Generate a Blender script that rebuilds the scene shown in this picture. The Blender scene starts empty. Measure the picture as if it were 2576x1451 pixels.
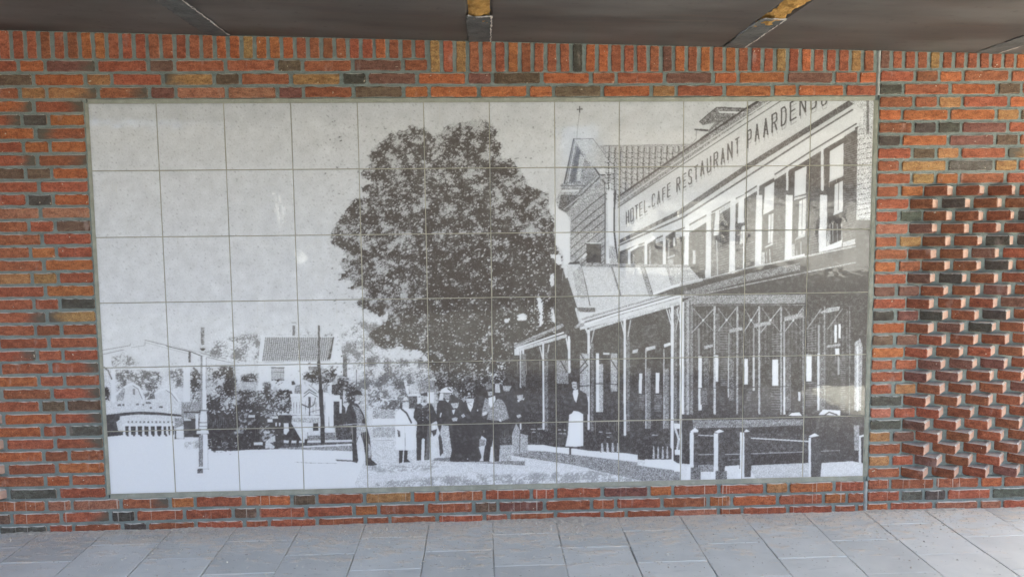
import bpy, bmesh, math, random
import numpy as np
from mathutils import Matrix, Vector, Euler
rnd = random.Random(11)
scene = bpy.context.scene
COL = scene.collection
Z0 = 1.083                      # height of the mural's centre above the pavement at the wall

# ---------------------------------------------------------------- camera
cam = bpy.data.cameras.new('camera'); cam.lens = 26.0; cam.sensor_width = 36.0; cam.clip_start = .02; cam.clip_end = 2000
camo = bpy.data.objects.new('camera', cam); COL.objects.link(camo)
PITCH, ROLL, YAW = -0.0841103, -0.0105412, -0.0386262
camo.matrix_world = Matrix.Translation((-.0379223, -3.4827118, .3358254+Z0)) @ Matrix.Rotation(YAW, 4, 'Z') @ Matrix.Rotation(math.pi/2+PITCH, 4, 'X') @ Matrix.Rotation(ROLL, 4, 'Z')
scene.camera = camo

# ---------------------------------------------------------------- sky, sun, exposure
SUN_EL, SUN_AZ = math.radians(54), math.radians(40)       # azimuth clockwise from +Y: from beyond the wall, so it never comes under the deck
w = bpy.data.worlds.new('World'); scene.world = w; w.use_nodes = True
nt = w.node_tree; bg = nt.nodes['Background']
sky = nt.nodes.new('ShaderNodeTexSky'); sky.sky_type = 'NISHITA'; sky.sun_disc = False
sky.sun_elevation = SUN_EL; sky.sun_rotation = SUN_AZ; sky.air_density = .26; sky.dust_density = 5.5; sky.ozone_density = 2.0
nt.links.new(sky.outputs[0], bg.inputs[0]); bg.inputs[1].default_value = .15
sun = bpy.data.lights.new('sun', 'SUN'); sun.energy = 2.4; sun.angle = math.radians(3); sun.color = (1, .95, .87)
suno = bpy.data.objects.new('sun', sun); COL.objects.link(suno)
d = Vector((math.sin(SUN_AZ)*math.cos(SUN_EL), math.cos(SUN_AZ)*math.cos(SUN_EL), math.sin(SUN_EL)))
suno.rotation_euler = d.to_track_quat('Z', 'Y').to_euler(); suno.location = (6, 10, 12)
scene.view_settings.view_transform = 'Standard'; scene.view_settings.look = 'None'
scene.view_settings.exposure = 4.1; scene.view_settings.gamma = 1; scene.view_settings.use_curve_mapping = False
scene.view_settings.use_white_balance = True; scene.view_settings.white_balance_temperature = 6900; scene.view_settings.white_balance_tint = -2
scene.cycles.max_bounces = 12; scene.cycles.diffuse_bounces = 6; scene.cycles.glossy_bounces = 4
scene.cycles.use_denoising = True; scene.cycles.denoising_prefilter = 'NONE'

# ---------------------------------------------------------------- the printed picture on the tiles
# An old black-and-white street view is drawn here stroke by stroke into an array (no file is read).
MW, MH = 2400, 1200
class Print:
    Q = dict(A=(400,1280,4.268), B=(400,1560,4.268), C=(950,1280,4.268), D=(950,1560,4.268), E=(1500,1520,4.268),
             F=(1950,1480,4.268), G=(2050,1240,3.627), H=(1300,440,2.576), I=(1300,950,2.576), J=(2200,400,3.627),
             K=(2200,780,3.627), L=(2800,400,3.628), M=(2800,780,3.628), N=(2650,1150,2.961), O=(2600,1560,2.862),
             P=(2000,1080,1.941), S=(0,0,1.0))
    def __init__(self, Hm):
        self.Hm = Hm
        self.T = np.zeros((MH, MW), np.float32); self.A = np.zeros((MH, MW), np.float32)
        rs = np.random.RandomState(7)
        fy = np.fft.fftfreq(MH)[:, None]; fx = np.fft.rfftfreq(MW)[None, :]
        def band(lo, hi, ang=0.0, el=1.0):
            w = np.fft.rfft2(rs.standard_normal((MH, MW)))
            c, s = math.cos(ang), math.sin(ang)
            u = (fx*c + fy*s)*el; v = -fx*s + fy*c
            r2 = u*u + v*v
            f = np.exp(-r2*2*(math.pi*lo)**2) - np.exp(-r2*2*(math.pi*hi)**2)
            n = np.fft.irfft2(w*f, s=(MH, MW)); return (n/n.std()).astype(np.float32)
        self.worm = band(.8, 1.9, .5, 1.25); self.mott = band(2.5, 9.0, .3, 1.2); self.fib = band(1.1, 4.0, .9, 1.8)
        self.leaf = band(1.8, 5.5, -.45, 1.6); self.clump = band(9, 40); self.big = band(3.6, 11.0, -.3, 1.3)
        self.z = self.Q['S']
    def use(self, k): self.z = self.Q[k]; return self
    def map(self, pts):
        p = np.array(pts, float).reshape(-1, 2)/self.z[2] + np.array(self.z[:2])
        h = np.c_[p, np.ones(len(p))] @ self.Hm.T
        return h[:, :2]/h[:, 2:]
    def box(self, q, pad=0):
        x0, y0 = np.floor(q.min(0)).astype(int) - pad; x1, y1 = np.ceil(q.max(0)).astype(int) + 1 + pad
        return max(x0, 0), max(y0, 0), min(x1, MW), min(y1, MH)
    def fillmask(self, q, b):
        x0, y0, x1, y1 = b
        m = np.zeros((max(y1-y0, 0), max(x1-x0, 0)), bool)
        a = q; c = np.roll(q, -1, 0)
        xs = np.arange(x0, x1) + .5
        for r in range(m.shape[0]):
            y = y0 + r + .5
            s = (a[:, 1] <= y) != (c[:, 1] <= y)
            if not s.any(): continue
            aa, cc = a[s], c[s]
            cr = np.sort(aa[:, 0] + (y - aa[:, 1])*(cc[:, 0]-aa[:, 0])/(cc[:, 1]-aa[:, 1]))
            for i in range(0, len(cr)-1, 2): m[r] |= (xs >= cr[i]) & (xs < cr[i+1])
        return m
    def poly(self, pts, t, a=0.0, rag=0.0, op=1.0):
        q = self.map(pts); b = self.box(q, int(rag*2)); x0, y0, x1, y1 = b
        if x1 <= x0 or y1 <= y0: return
        m = self.fillmask(q, b)
        if rag:
            f = self.blur(m.astype(np.float32), rag)
            m = f + .22*self.leaf[y0:y1, x0:x1] > .5
        self.put(b, m, t, a, op)
    def put(self, b, m, t, a, op=1.0):
        x0, y0, x1, y1 = b
        T = self.T[y0:y1, x0:x1]; A = self.A[y0:y1, x0:x1]
        T[m] = T[m]*(1-op) + t*op; A[m] = A[m]*(1-op) + a*op
    def blur(self, f, s):
        r = int(s*2.5)+1; k = np.exp(-.5*(np.arange(-r, r+1)/s)**2); k /= k.sum()
        for ax in (0, 1):
            p = np.pad(f, [(r, r) if i == ax else (0, 0) for i in (0, 1)])
            n = f.shape[ax]; o = 0
            for i, w in enumerate(k): o = o + w*(p[i:i+n] if ax == 0 else p[:, i:i+n])
            f = o
        return f
    def line(self, pts, w, t, a=0.0, rough=0.0):
        q = self.map(pts); hw = max(w/self.z[2]*.76*.5, .45)
        for p0, p1 in zip(q[:-1], q[1:]):
            b = self.box(np.array([p0, p1]), int(hw+2)); x0, y0, x1, y1 = b
            if x1 <= x0 or y1 <= y0: continue
            yy, xx = np.mgrid[y0:y1, x0:x1]; xx = xx+.5-p0[0]; yy = yy+.5-p0[1]
            d = p1-p0; L2 = max((d*d).sum(), 1e-6); s = np.clip((xx*d[0]+yy*d[1])/L2, 0, 1)
            dist = np.hypot(xx-s*d[0], yy-s*d[1])
            if rough: dist = dist + rough*self.worm[y0:y1, x0:x1]
            self.put(b, dist <= hw, t, a)
    def rect(self, x0, y0, x1, y1, t, a=0.0): self.poly([(x0,y0),(x1,y0),(x1,y1),(x0,y1)], t, a)
    def foliage(self, pts, dark, light, frac, rag=5, a=.09, big=False, soft=1.3):
        # leaves: dark mass with light flecks; frac is the share of light (a number or f(x,y) in photo pixels)
        q = self.map(pts); b = self.box(q, rag*3); x0, y0, x1, y1 = b
        m = self.fillmask(q, b).astype(np.float32)
        f = self.blur(m, rag)
        n = self.leaf[y0:y1, x0:x1]*.8 + self.worm[y0:y1, x0:x1]*.35 + (self.big[y0:y1, x0:x1]*.5 if big else 0)
        inside = f + .28*self.leaf[y0:y1, x0:x1] + .12*self.worm[y0:y1, x0:x1] > .5
        n = n + .75*self.clump[y0:y1, x0:x1]
        if callable(frac):
            yy, xx = np.mgrid[y0:y1, x0:x1].astype(np.float32)
            inv = np.linalg.inv(self.Hm); h0 = inv[0,0]*xx+inv[0,1]*yy+inv[0,2]; h1 = inv[1,0]*xx+inv[1,1]*yy+inv[1,2]; h2 = inv[2,0]*xx+inv[2,1]*yy+inv[2,2]
            th = frac(h0/h2, h1/h2)
        else: th = frac
        v = np.clip((n - th)/soft + .5, 0, 1)
        val = dark + (light-dark)*v
        T = self.T[y0:y1, x0:x1]; A = self.A[y0:y1, x0:x1]
        T[inside] = val[inside]; A[inside] = a
    def bricks(self, pts, n, sl, t=.72, w=5):
        # pale mortar lines on a dark wall: n lines from top to bottom of the quad (tl,tr,br,bl)
        tl, tr, br, bl = [np.array(p, float) for p in pts]
        for i in range(n):
            f = (i+.5)/n; l = tl+(bl-tl)*f; r = tr+(br-tr)*f
            self.line([l, r], w, t, .2, rough=.6)
GL = {'H':[[(0,0),(0,1)],[(1,0),(1,1)],[(0,.5),(1,.5)]],'O':[[(.1,0),(.9,0),(1,.2),(1,.8),(.9,1),(.1,1),(0,.8),(0,.2),(.1,0)]],
 'T':[[(0,0),(1,0)],[(.5,0),(.5,1)]],'E':[[(1,0),(0,0),(0,1),(1,1)],[(0,.5),(.8,.5)]],'L':[[(0,0),(0,1),(1,1)]],'-':[[(0,.5),(1,.5)]],
 'C':[[(1,.15),(.8,0),(.2,0),(0,.2),(0,.8),(.2,1),(.8,1),(1,.85)]],'A':[[(0,1),(.5,0),(1,1)],[(.2,.65),(.8,.65)]],'F':[[(1,0),(0,0),(0,1)],[(0,.5),(.8,.5)]],
 'R':[[(0,1),(0,0),(.8,0),(1,.12),(1,.4),(.8,.5),(0,.5)],[(.5,.5),(1,1)]],'S':[[(1,.12),(.8,0),(.2,0),(0,.15),(.1,.4),(.9,.6),(1,.85),(.8,1),(.2,1),(0,.88)]],
 'U':[[(0,0),(0,.85),(.2,1),(.8,1),(1,.85),(1,0)]],'N':[[(0,1),(0,0),(1,1),(1,0)]],'P':[[(0,1),(0,0),(.8,0),(1,.12),(1,.42),(.8,.55),(0,.55)]],
 'D':[[(0,0),(0,1),(.7,1),(1,.8),(1,.2),(.7,0),(0,0)]],'B':[[(0,0),(0,1),(.8,1),(1,.85),(1,.6),(.8,.5),(0,.5)],[(0,0),(.8,0),(1,.12),(1,.4),(.8,.5)]]}

def paint_print(Hm):
    p = Print(Hm); u = p.use; po = p.poly; li = p.line; re = p.rect; fo = p.foliage
    D, W, X = .07, .95, .86                        # ink, bare tile, pale grey
    # --- sky: slightly darker towards the top of the old photograph, with paper fibres
    g = np.linspace(0, 1, MH, dtype=np.float32)[:, None]
    p.T[:] = .80 + .12*g; p.T[:] += .015*p.clump
    p.A[:] = .035
    fib = np.clip((p.fib - 1.0)*.45, 0, 1); p.T[:] -= fib*(.24 - .10*g)
    # --- far left: drawbridge, trees
    u('A')
    fo([(190,600),(420,560),(640,700),(640,800),(190,800)], .35, .85, -.1, 6)
    fo([(250,830),(700,830),(1060,900),(1080,1150),(900,1330),(740,1340),(640,1100),(540,1060),(280,1280)], .30, .88, .1, 6)
    fo([(1190,830),(1430,790),(1430,1200),(1200,1180)], .35, .9, .25, 6)
    fo([(1540,860),(1720,900),(1720,1451),(1540,1451)], .15, .85, .2, 4)
    fo([(1820,560),(2000,330),(2561,230),(2561,740),(2300,760),(1820,620)], .38, .9, -.1, 7)
    fo([(1815,780),(2320,780),(2330,1451),(1815,1451)], .12, .82, lambda x,y: .0+(y-1460)*.008, 5)
    li([(30,515),(520,430),(520,400)], 9, .35); li([(40,585),(400,505)], 9, .35); li([(540,465),(770,430),(770,340)], 7, .45)
    li([(770,340),(1140,430)], 10, .35); li([(1140,440),(1560,540),(1740,615)], 16, .22); li([(1230,450),(2561,740)], 14, W); li([(1240,440),(1720,555)], 6, .45)
    li([(1720,560),(2160,660)], 9, .3); li([(1740,615),(2240,725)], 8, .35); li([(770,380),(1520,575)], 6, .6)
    re(1510,540,1550,720, .25,.2); po([(1700,480),(1810,480),(1770,520),(1735,520)], D); re(1720,120,1780,420,.45,.35); li([(1735,230),(1745,420)],14,.2,.2)
    re(30,600,200,800,.9,.02); re(190,850,260,1451,.93); re(40,830,190,1451,.86,.2); li([(70,800),(140,860),(200,1000)],26,.35,.2); fo([(60,1150),(170,1180),(170,1370),(80,1350)],.1,.8,.5,3)
    re(1425,780,1540,1451,.93); re(1720,620,1750,1451,.55,.15); re(1750,620,1815,1451,.95); li([(1722,620),(1722,1451)],7,.3); li([(1812,640),(1812,1451)],7,.35)
    li([(1600,820),(1650,860),(1700,1000)],36,.3,.15)
    for (a,b,c) in (((270,1260),(560,1085),(750,1340)), ((800,1330),(1130,1165),(1400,1440))):      # bridge arches
        po([(a[0]+30,a[1]+160),(b[0]-160,b[1]+50),b,(b[0]+120,b[1]+60),(c[0],c[1]+30)], .88,.06)
        li([a,(b[0]-100,b[1]+30),b],34,W); li([b,(b[0]+110,b[1]+60),c],34,W); li([(b[0],b[1]+28),(b[0]+90,b[1]+85),(c[0]-30,c[1])],9,.3)
    re(560,1170,600,1270,.45,.1); po([(280,1300),(400,1150),(430,1180),(400,1370),(290,1380)],.6,.2); po([(800,1350),(920,1200),(940,1340)],.4,.25)
    u('B')
    po([(80,190),(1400,190),(1400,420),(80,420)], .86,.10)
    for x,y,w in ((330,250,60),(400,250,40),(640,240,50),(830,215,90),(870,300,40),(1040,285,70),(740,245,30)): re(x-w/2,y-15,x+w/2,y+15,.35,.25)
    po([(90,420),(420,380),(700,360),(1000,375),(1390,415),(1390,450),(1000,420),(640,410),(340,440),(340,700),(90,700)], .12,.06)
    re(60,700,410,800,.12,.1); po([(280,540),(360,480),(430,600),(430,700),(310,690)],.85,.1)
    po([(340,450),(640,425),(1000,425),(1390,455),(1390,620),(420,620)], .88,.08)
    for i in range(12): re(470+i*68,525,500+i*68,555,.35,.2)
    po([(400,605),(1270,605),(1260,760),(420,770)], .10,.06)
    re(380,575,1270,612,.95)
    for i,x in enumerate((395,490,610,720,830,935,1050,1130,1200)): po([(x,600),(x+34,600),(x+45,790),(x-2,790)],.95)
    po([(60,800),(420,760),(1290,760),(1290,1900),(60,1900)], W,.012)
    for i,x in enumerate((430,540,660,770,870,970,1090)): po([(x,710),(x+40,730),(x+65,780),(x+30,785)],.12)
    po([(1390,200),(1720,200),(1720,480),(1390,480)], .55,.35); re(1430,360,1720,385,.1); 
    po([(1420,480),(1720,480),(1720,800),(1440,800)], .12,.05); po([(1430,470),(1560,495),(1550,520),(1430,520)],.85); re(1630,400,1680,660,.93)
    po([(1270,470),(1420,480),(1440,830),(1290,830)],.55,.32); po([(1300,640),(1420,600),(1430,820),(1300,820)],.93); re(1275,680,1300,840,.12)
    po([(1820,230),(2400,230),(2400,1030),(1900,1035),(1820,940)], .11,.07)
    fo([(1815,0),(2340,0),(2340,370),(1815,370)], .10,.8,.45,3)
    po([(1280,830),(1900,830),(1900,1030),(2500,1025),(2500,1900),(1280,1900)], W,.014); fo([(1450,880),(1700,830),(1700,1010),(1450,1010)],.6,.93,-.3,4)
    fo([(1840,830),(2300,900),(2320,1020),(1900,1030),(1840,960)],.12,.5,.6,4)
    for i in range(14): li([(1860+i*36,440+(i*53)%120),(1858+i*36,560+(i*37)%90)],6,.5,.2)
    # lamp post
    re(1720,0,1750,330,.6,.1); re(1750,0,1815,330,.95); li([(1722,0),(1722,330)],7,.3); li([(1690,345),(1840,345)],14,D); po([(1720,360),(1820,360),(1835,500),(1830,660),(1690,660),(1700,500)],.93,.04)
    li([(1700,550),(1835,550)],12,.3); li([(1690,620),(1835,615)],10,.3); po([(1650,690),(1850,680),(1860,740),(1650,750)],.93)
    re(1690,760,1755,1300,.5,.2); re(1755,750,1840,1300,.96); li([(1838,760),(1845,1330)],6,.6); li([(1700,480),(1690,660)],7,.35); li([(1832,480),(1832,660)],7,.35); li([(1650,745),(1855,742)],8,.4); li([(1692,760),(1692,1300)],8,.25); li([(1750,760),(1750,1300)],8,.25)
    po([(1665,1340),(1755,1330),(1755,1415),(1660,1415)],.25,.2); li([(1755,1340),(1860,1340)],9,.5)
    # --- white house and garden
    u('C')
    fo([(-20,260),(400,210),(400,740),(-20,700)], .40,.88,-.15,7); fo([(380,250),(1640,250),(1640,290),(380,300)],.4,.85,0,6); 
    fo([(1060,150),(1240,150),(1240,290),(1060,290)],.45,.88,.1,5)
    fo([(1740,260),(1900,120),(2120,0),(2561,0),(2561,1000),(1800,1000)], .42,.9,-.05,7)
    re(940,90,985,270,.35,.2); li([(920,42),(1000,42)],8,.4)
    po([(350,740),(400,260),(480,260),(1640,280),(1650,230),(1725,230),(1800,640),(1800,960),(1620,1451),(350,1451)], .93,.02)
    po([(480,290),(1635,290),(1575,670),(425,700)], .74,.04)
    for i in range(33):
        f = i/32.; x0 = 482+1150*f; x1 = 428+1145*f; li([(x0,295),((x0+x1)/2+3,490),(x1,690)],13,.34,.06,rough=.25)
    for j in range(11): y = 320+j*35; li([(478-j*5,y),(1630-j*5,y-6)],4,.5,.2,rough=.8)
    po([(1625,290),(1650,290),(1590,660),(1520,665),(1560,620)],.12,.1); li([(350,720),(1580,690)],8,.6)
    re(580,805,795,1030,.72,.12); li([(580,810),(795,810)],16,.15); li([(580,890),(795,885)],10,.3); li([(590,1020),(795,1020)],14,.2); li([(585,810),(585,1030)],8,.4); li([(790,810),(790,1030)],8,.4); li([(735,890),(735,1020)],8,.4)
    re(1215,795,1370,860,.5,.2); li([(1215,800),(1370,800)],12,.2)
    fo([(1110,930),(1250,900),(1380,830),(1530,800),(1640,830),(1700,950),(1680,1050),(1560,1090),(1380,1080),(1200,1060),(1120,1020)], .08,.75,.75,6)
    fo([(1480,750),(1620,760),(1670,820),(1560,870)],.3,.9,.2,4); fo([(1700,930),(2190,980),(2190,1451),(1640,1451),(1620,1100)], .14,.85,.25,4); fo([(1960,960),(2230,980),(2230,1451),(2080,1451),(2000,1200)], .40,.88,-.2,4)
    re(1800,620,1870,960,.3,.3); re(1875,740,1940,980,.93)
    po([(2190,960),(2400,960),(2561,800),(2561,1300),(2190,1300)], .88,.05)
    po([(-10,780),(300,780),(290,870),(-10,850)],.9,.05); fo([(60,930),(350,900),(350,1120),(60,1050)],.1,.7,.7,4); re(-10,1050,320,1190,.75,.2)
    fo([(-20,1210),(350,1180),(350,1300),(430,1300),(620,1100),(700,1000),(780,960),(600,1180),(770,1200),(920,1260),(960,1451),(-20,1451)], .09,.78,.55,5)
    fo([(430,1050),(560,1060),(600,1200),(430,1300)],.15,.85,.3,4)
    po([(985,1120),(1090,1090),(1090,1250),(970,1250)],.55,.3); re(900,1255,1620,1290,.95); po([(1130,1250),(1220,1120),(1380,1280),(1380,1451),(1130,1451)],.9,.05)
    li([(1130,1260),(1225,1180),(1370,1270)],16,.3); li([(1220,1100),(1400,1250)],12,.5); re(1460,1090,1540,1230,.6,.25); re(1610,1100,1800,1451,.18,.3)
    po([(925,1040),(965,1040),(990,1085),(965,1105),(925,1100)],.15)
    li([(1390,100),(1390,720)],34,.22,.2); li([(1385,720),(1410,1000),(1430,1451)],56,.12,.06)
    li([(2030,850),(2030,1180)],14,.3)
    u('D')
    fo([(-20,0),(920,0),(940,360),(600,420),(-20,640)], .08,.75,.75,4); po([(-20,420),(900,420),(1200,550),(1190,950),(700,1000),(-20,1020)], .10,.06)
    fo([(-20,420),(600,420),(600,900),(-20,950)],.09,.65,1.2,4)
    po([(900,60),(1640,60),(1660,700),(1120,900),(920,560),(940,380)], .90,.06); re(900,65,1560,100,.96)
    for x in (960,1010,1060,1160,1290,1340,1490,1530): li([(x,200),(x,390)],8,.35,.1)
    li([(1130,110),(1230,30),(1370,110)],14,.3); re(1210,110,1250,300,.18,.1); li([(1100,240),(1230,300),(1230,430)],20,.15); li([(1330,130),(1310,240),(1240,290)],14,.2); li([(1240,370),(1400,330)],10,.3)
    li([(930,430),(1420,425)],8,.35); po([(930,470),(1400,470),(1400,560),(930,540)],.7,.3)
    for x,y in ((640,400),(700,400),(770,390),(660,580),(720,580)): re(x-12,y-30,x+12,y+30,.9)
    re(510,490,600,545,.95); re(590,440,690,485,.85,.1); re(190,420,300,465,.85,.1); po([(440,700),(560,700),(540,740),(440,730)],.85); po([(790,560),(870,560),(880,690),(830,760),(790,740)],.93)
    po([(1150,640),(1210,620),(1200,720),(1150,690)],.95); po([(1290,560),(1380,560),(1380,690),(1290,690)],.12); re(1500,100,1640,640,.93); re(1640,180,1660,720,.25)
    po([(1640,190),(1760,200),(1840,300),(1860,580),(1650,600)],.12,.08); re(1740,150,1780,390,.93); re(1640,80,1750,190,.93); li([(1560,450),(1560,640),(1650,640)],8,.3)
    po([(1190,720),(1960,700),(1960,900),(1190,900)],.45,.3); re(1200,690,1410,770,.9,.1); re(1500,640,1710,720,.93)
    po([(1650,600),(1960,590),(1960,860),(1700,860)],.2,.2); po([(790,850),(1130,860),(1960,840),(1960,890),(1130,920),(790,920)],.9,.06); po([(790,900),(1960,880),(1960,930),(790,960)],.25,.15)
    for x in (880,1010,1150): po([(x,830),(x+50,830),(x+30,940),(x-10,930)],.1)
    po([(540,820),(640,770),(650,870),(560,900),(640,960),(620,990),(470,990),(480,880)],.85,.15); re(280,885,430,935,.9,.1)
    po([(700,980),(1960,930),(1960,1040),(1500,1050),(700,1010)],.55,.3); po([(1130,950),(1960,910),(1960,940),(1130,975)],.95)
    po([(-20,1030),(700,1000),(1900,1035),(2240,1050),(2240,1900),(-20,1900)], W,.014)
    li([(980,1225),(1250,1238),(1700,1245)],7,.6,.2); po([(1670,1180),(1970,1195),(1970,1215),(1700,1205)],.2)
    li([(1420,0),(1430,200),(1450,500),(1455,880)],74,.11,.04)
    # --- ground plane on the right, street behind the people
    u('S')
    po([(1465,1560),(1800,1560),(1800,1640),(1465,1620)], .62,.3); fo([(1455,1430),(1740,1440),(1740,1640),(1455,1640)],.35,.88,.15,5)
    po([(1475,1800),(1475,1690),(1760,1700),(2720,1830),(2720,1960),(1400,1980)], .89,.12)
    p.foliage([(1480,1840),(1760,1830),(1800,1870),(1560,1895),(1480,1880)], .62, .93, .1, 5); p.foliage([(1500,1925),(1760,1905),(2400,1880),(2700,1905),(2700,1990),(1500,1990)], .6, .93, .35, 5)
    u('E'); po([(-40,520),(340,520),(340,650),(-40,650)],.66,.28); po([(-40,660),(340,660),(340,770),(-40,770)],.94,.02); po([(-40,800),(340,800),(340,970),(-40,970)],.7,.22); li([(10,1025),(310,1020)],8,.35)
    po([(-40,1060),(940,1080),(940,1451),(-40,1451)],.87,.15)
    po([(-30,300),(90,300),(90,330),(-30,330)],.2,.2); fo([(280,0),(500,0),(540,260),(350,330),(280,250)],.3,.85,.1,4); po([(490,0),(540,0),(590,230),(540,230)],.95); po([(560,60),(720,60),(770,240),(600,240)],.85,.15); po([(750,0),(1100,0),(1100,200),(750,200)],.55,.32)
    fo([(0,340),(380,340),(380,520),(0,500)],.25,.9,.2,4); re(560,240,1010,270,.95); re(580,270,720,480,.25,.2); re(720,290,780,400,.94); re(890,200,1010,390,.94); po([(1010,200),(1110,200),(1100,600),(1000,600)],.72,.25)
    # --- the big tree
    u('H')
    def fr(x, y):
        t = -.05 + (y-480)*.0016
        t = np.where(y > 700, .30 + (y-700)*.0010, t)
        t = t + np.where((x > 1700) & (y > 850), np.clip((y-850)*.0030, 0, .75), 0)
        t = t - np.where((x < 1640) & (y > 900) & (y < 1250), .55, 0)
        t = t - np.clip((x-2020)/260, 0, .7)*np.where(y < 950, 1, .0)
        return np.clip(t + .30, .0, 2.0)
    crown = [(60,1270),(130,1160),(200,1060),(290,920),(480,900),(390,840),(380,790),(530,745),(360,700),(400,620),(480,560),(450,460),(500,400),(580,310),(680,240),(800,210),(900,160),(1020,190),(1110,270),(1180,240),(1230,170),(1350,140),(1480,110),(1640,100),(1720,140),(1770,220),(1750,310),(1830,350),(1800,430),(1830,500),(1930,490),(1970,580),(2030,630),(2060,700),(2100,790),(2220,830),(2320,850),(2330,920),(2300,1000),(2330,1080),(2390,1160),(2380,1250),(2390,1440),
      (2440,1500),(2440,1900),(2440,2200),(2440,2850),(1130,2850),(1130,2750),(1060,2570),(1030,2520),(960,2465),(860,2475),(760,2425),(640,2475),(540,2425),(480,2365),(430,2315),(560,2235),(640,2165),(650,2085),(570,2125),(480,2075),(400,2035),(300,2005),(400,1915),(390,1845),(220,1845),(300,1795),(230,1745),(120,1765),(200,1655),(130,1585),(220,1505),(170,1425),(60,1375)]
    fo(crown, .06, .68, fr, 4, .12, True, 1.6)
    # bare dark foliage low on the right, with bits of sky through it
    u('I')
    for pts in ([(2190,560),(2230,640),(2250,720),(2240,790),(2250,880),(2215,930),(2200,870),(2215,800),(2190,700)], [(2320,380),(2370,360),(2360,470),(2390,560),(2380,640),(2340,600),(2320,480)], [(2335,740),(2365,740),(2400,850),(2360,885),(2340,860)], [(1985,800),(2040,770),(2100,820),(2050,860),(1990,850)], [(1840,830),(1910,830),(1890,870),(1845,880)], [(2310,170),(2430,170),(2440,280),(2390,280)]): p.poly(pts, .93, .05, 3)
    u('S'); fo([(1735,1470),(2070,1470),(2070,1640),(1760,1640)], .10, .6, 1.1, 4)
    u('I')
    for pts in ([(1740,1330),(1880,1320),(1960,1400),(1960,1490),(1860,1450),(1770,1450)], [(1630,1270),(1690,1270),(1690,1420),(1630,1420)]): fo(pts, .12, .92, .25, 4)
    # --- hotel: gable on the left
    u('J')
    po([(345,555),(620,560),(920,970),(940,990),(980,1500),(60,1500),(200,1200)], .62,.25)
    po([(345,565),(360,600),(210,1200),(150,1240),(160,1300),(60,1500),(-20,1500),(-20,1000),(300,560)], .79,.05)
    po([(355,570),(620,562),(925,965),(640,985)], .74,.12); li([(355,570),(625,562)],8,.3); li([(625,565),(925,965)],8,.35)
    po([(345,560),(400,680),(600,980),(680,1100),(420,1340),(160,1320),(160,1220),(210,1200)], .42,.25)
    li([(345,570),(210,1200)],22,.15); li([(365,620),(265,1185)],12,.85); li([(345,610),(235,1185)],8,.6); po([(390,680),(440,740),(360,1180),(290,1180)],.20,.15); po([(440,780),(500,840),(430,1180),(380,1180)],.7,.2); po([(500,860),(600,980),(680,1090),(560,1190),(440,1190)],.5,.25)
    po([(150,1230),(520,1190),(480,1250),(420,1290),(160,1290)],.55,.25); li([(160,1245),(500,1240)],10,.2); po([(170,1300),(420,1300),(420,1335),(170,1335)],.85)
    po([(680,1000),(925,990),(925,1060),(720,1090),(650,1030)],.85,.08); li([(640,980),(690,1050),(720,1095)],26,.15); li([(720,1092),(925,1085)],20,.15,.1)
    po([(720,1100),(925,1090),(925,1160),(780,1210)],.62,.25); li([(760,1160),(800,1220),(800,1500)],18,.2)
    po([(820,1210),(930,1200),(930,1500),(820,1500)], .9,.03)
    li([(680,1100),(330,1430)],12,.35); li([(720,1120),(400,1430)],22,.25,.1)
    li([(430,100),(430,180)],18,.12); li([(395,140),(470,135)],12,.15); li([(430,180),(405,360),(388,555)],5,.35)
    # pantile roof behind
    po([(720,665),(2060,645),(1080,1450),(930,1500),(925,970)], .62,.14)
    for i in range(14):
        x = 800+i*84
        li([(x+30,690),(x+18-i*0,960),(x+10,1480)],26,.74,.08); li([(x+62,680),(x+52,960),(x+46,1480)],14,.20,.15,rough=1)
        for j in range(10): y = 760+j*75+(i%3)*9; li([(x,y-10),(x+28,y+8),(x+52,y-8)],9,.25,.1)
    li([(720,665),(2060,645)],9,.45,.2)
    po([(980,640),(625,560),(925,965),(930,1500),(820,1500),(820,1210),(925,1000),(720,680)],.8,.0,op=0)
    # --- roof turret and long fascia with its lettering
    po([(2160,320),(2280,210),(2410,110),(2560,100),(2560,430),(2320,560),(2300,440),(2390,330),(2220,370)],.42,.22)
    po([(2090,420),(2300,430),(2290,460),(2100,440)],.15); li([(2122,450),(2122,560),(2060,640)],7,.35); po([(2120,660),(2200,540),(2300,480),(2300,600),(1960,800)],.2,.12)
    u('L')
    po([(0,310),(120,210),(240,110),(690,125),(690,250),(400,430),(120,560),(120,440),(320,300),(200,330),(40,370)], .40,.22); po([(255,130),(285,190),(620,200),(640,170),(290,165)],.88); li([(240,110),(700,125)],12,.15); li([(0,310),(240,110)],12,.15); po([(0,420),(110,430),(110,460),(0,450)],.15)
    po([(140,440),(320,300),(340,400),(150,550)],.6,.2); li([(140,440),(320,300)],10,.25); re(225,390,240,480,.15); po([(0,560),(110,480),(110,580),(0,640)],.2,.1); po([(700,110),(780,50),(860,30),(840,80),(720,160)],.2,.1)
    u('S')
    F0 = lambda x: 985 - (x-2475)*.632                      # lower edge of the fascia top moulding, photo pixels
    quad = lambda xa, ya, xb, yb, h0, h1, t, a: po([(xa,ya),(xb,yb),(xb,yb+h1),(xa,ya+h0)], t, a)
    # facade wall (dark brick) below the fascia
    po([(2472,990),(2800,870),(3430,500),(3495,430),(3495,1180),(2476,1180)], .17,.12)
    po([(2472,830),(2733,640),(3080,400),(3420,400),(3420,520),(2736,945),(2476,1005)], .80,.06)   # fascia and cornice
    po([(2472,790),(2730,610),(2990,440),(3050,400),(3098,400),(2990,470),(2730,650),(2472,832)], .50,.22)  # top moulding
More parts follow.
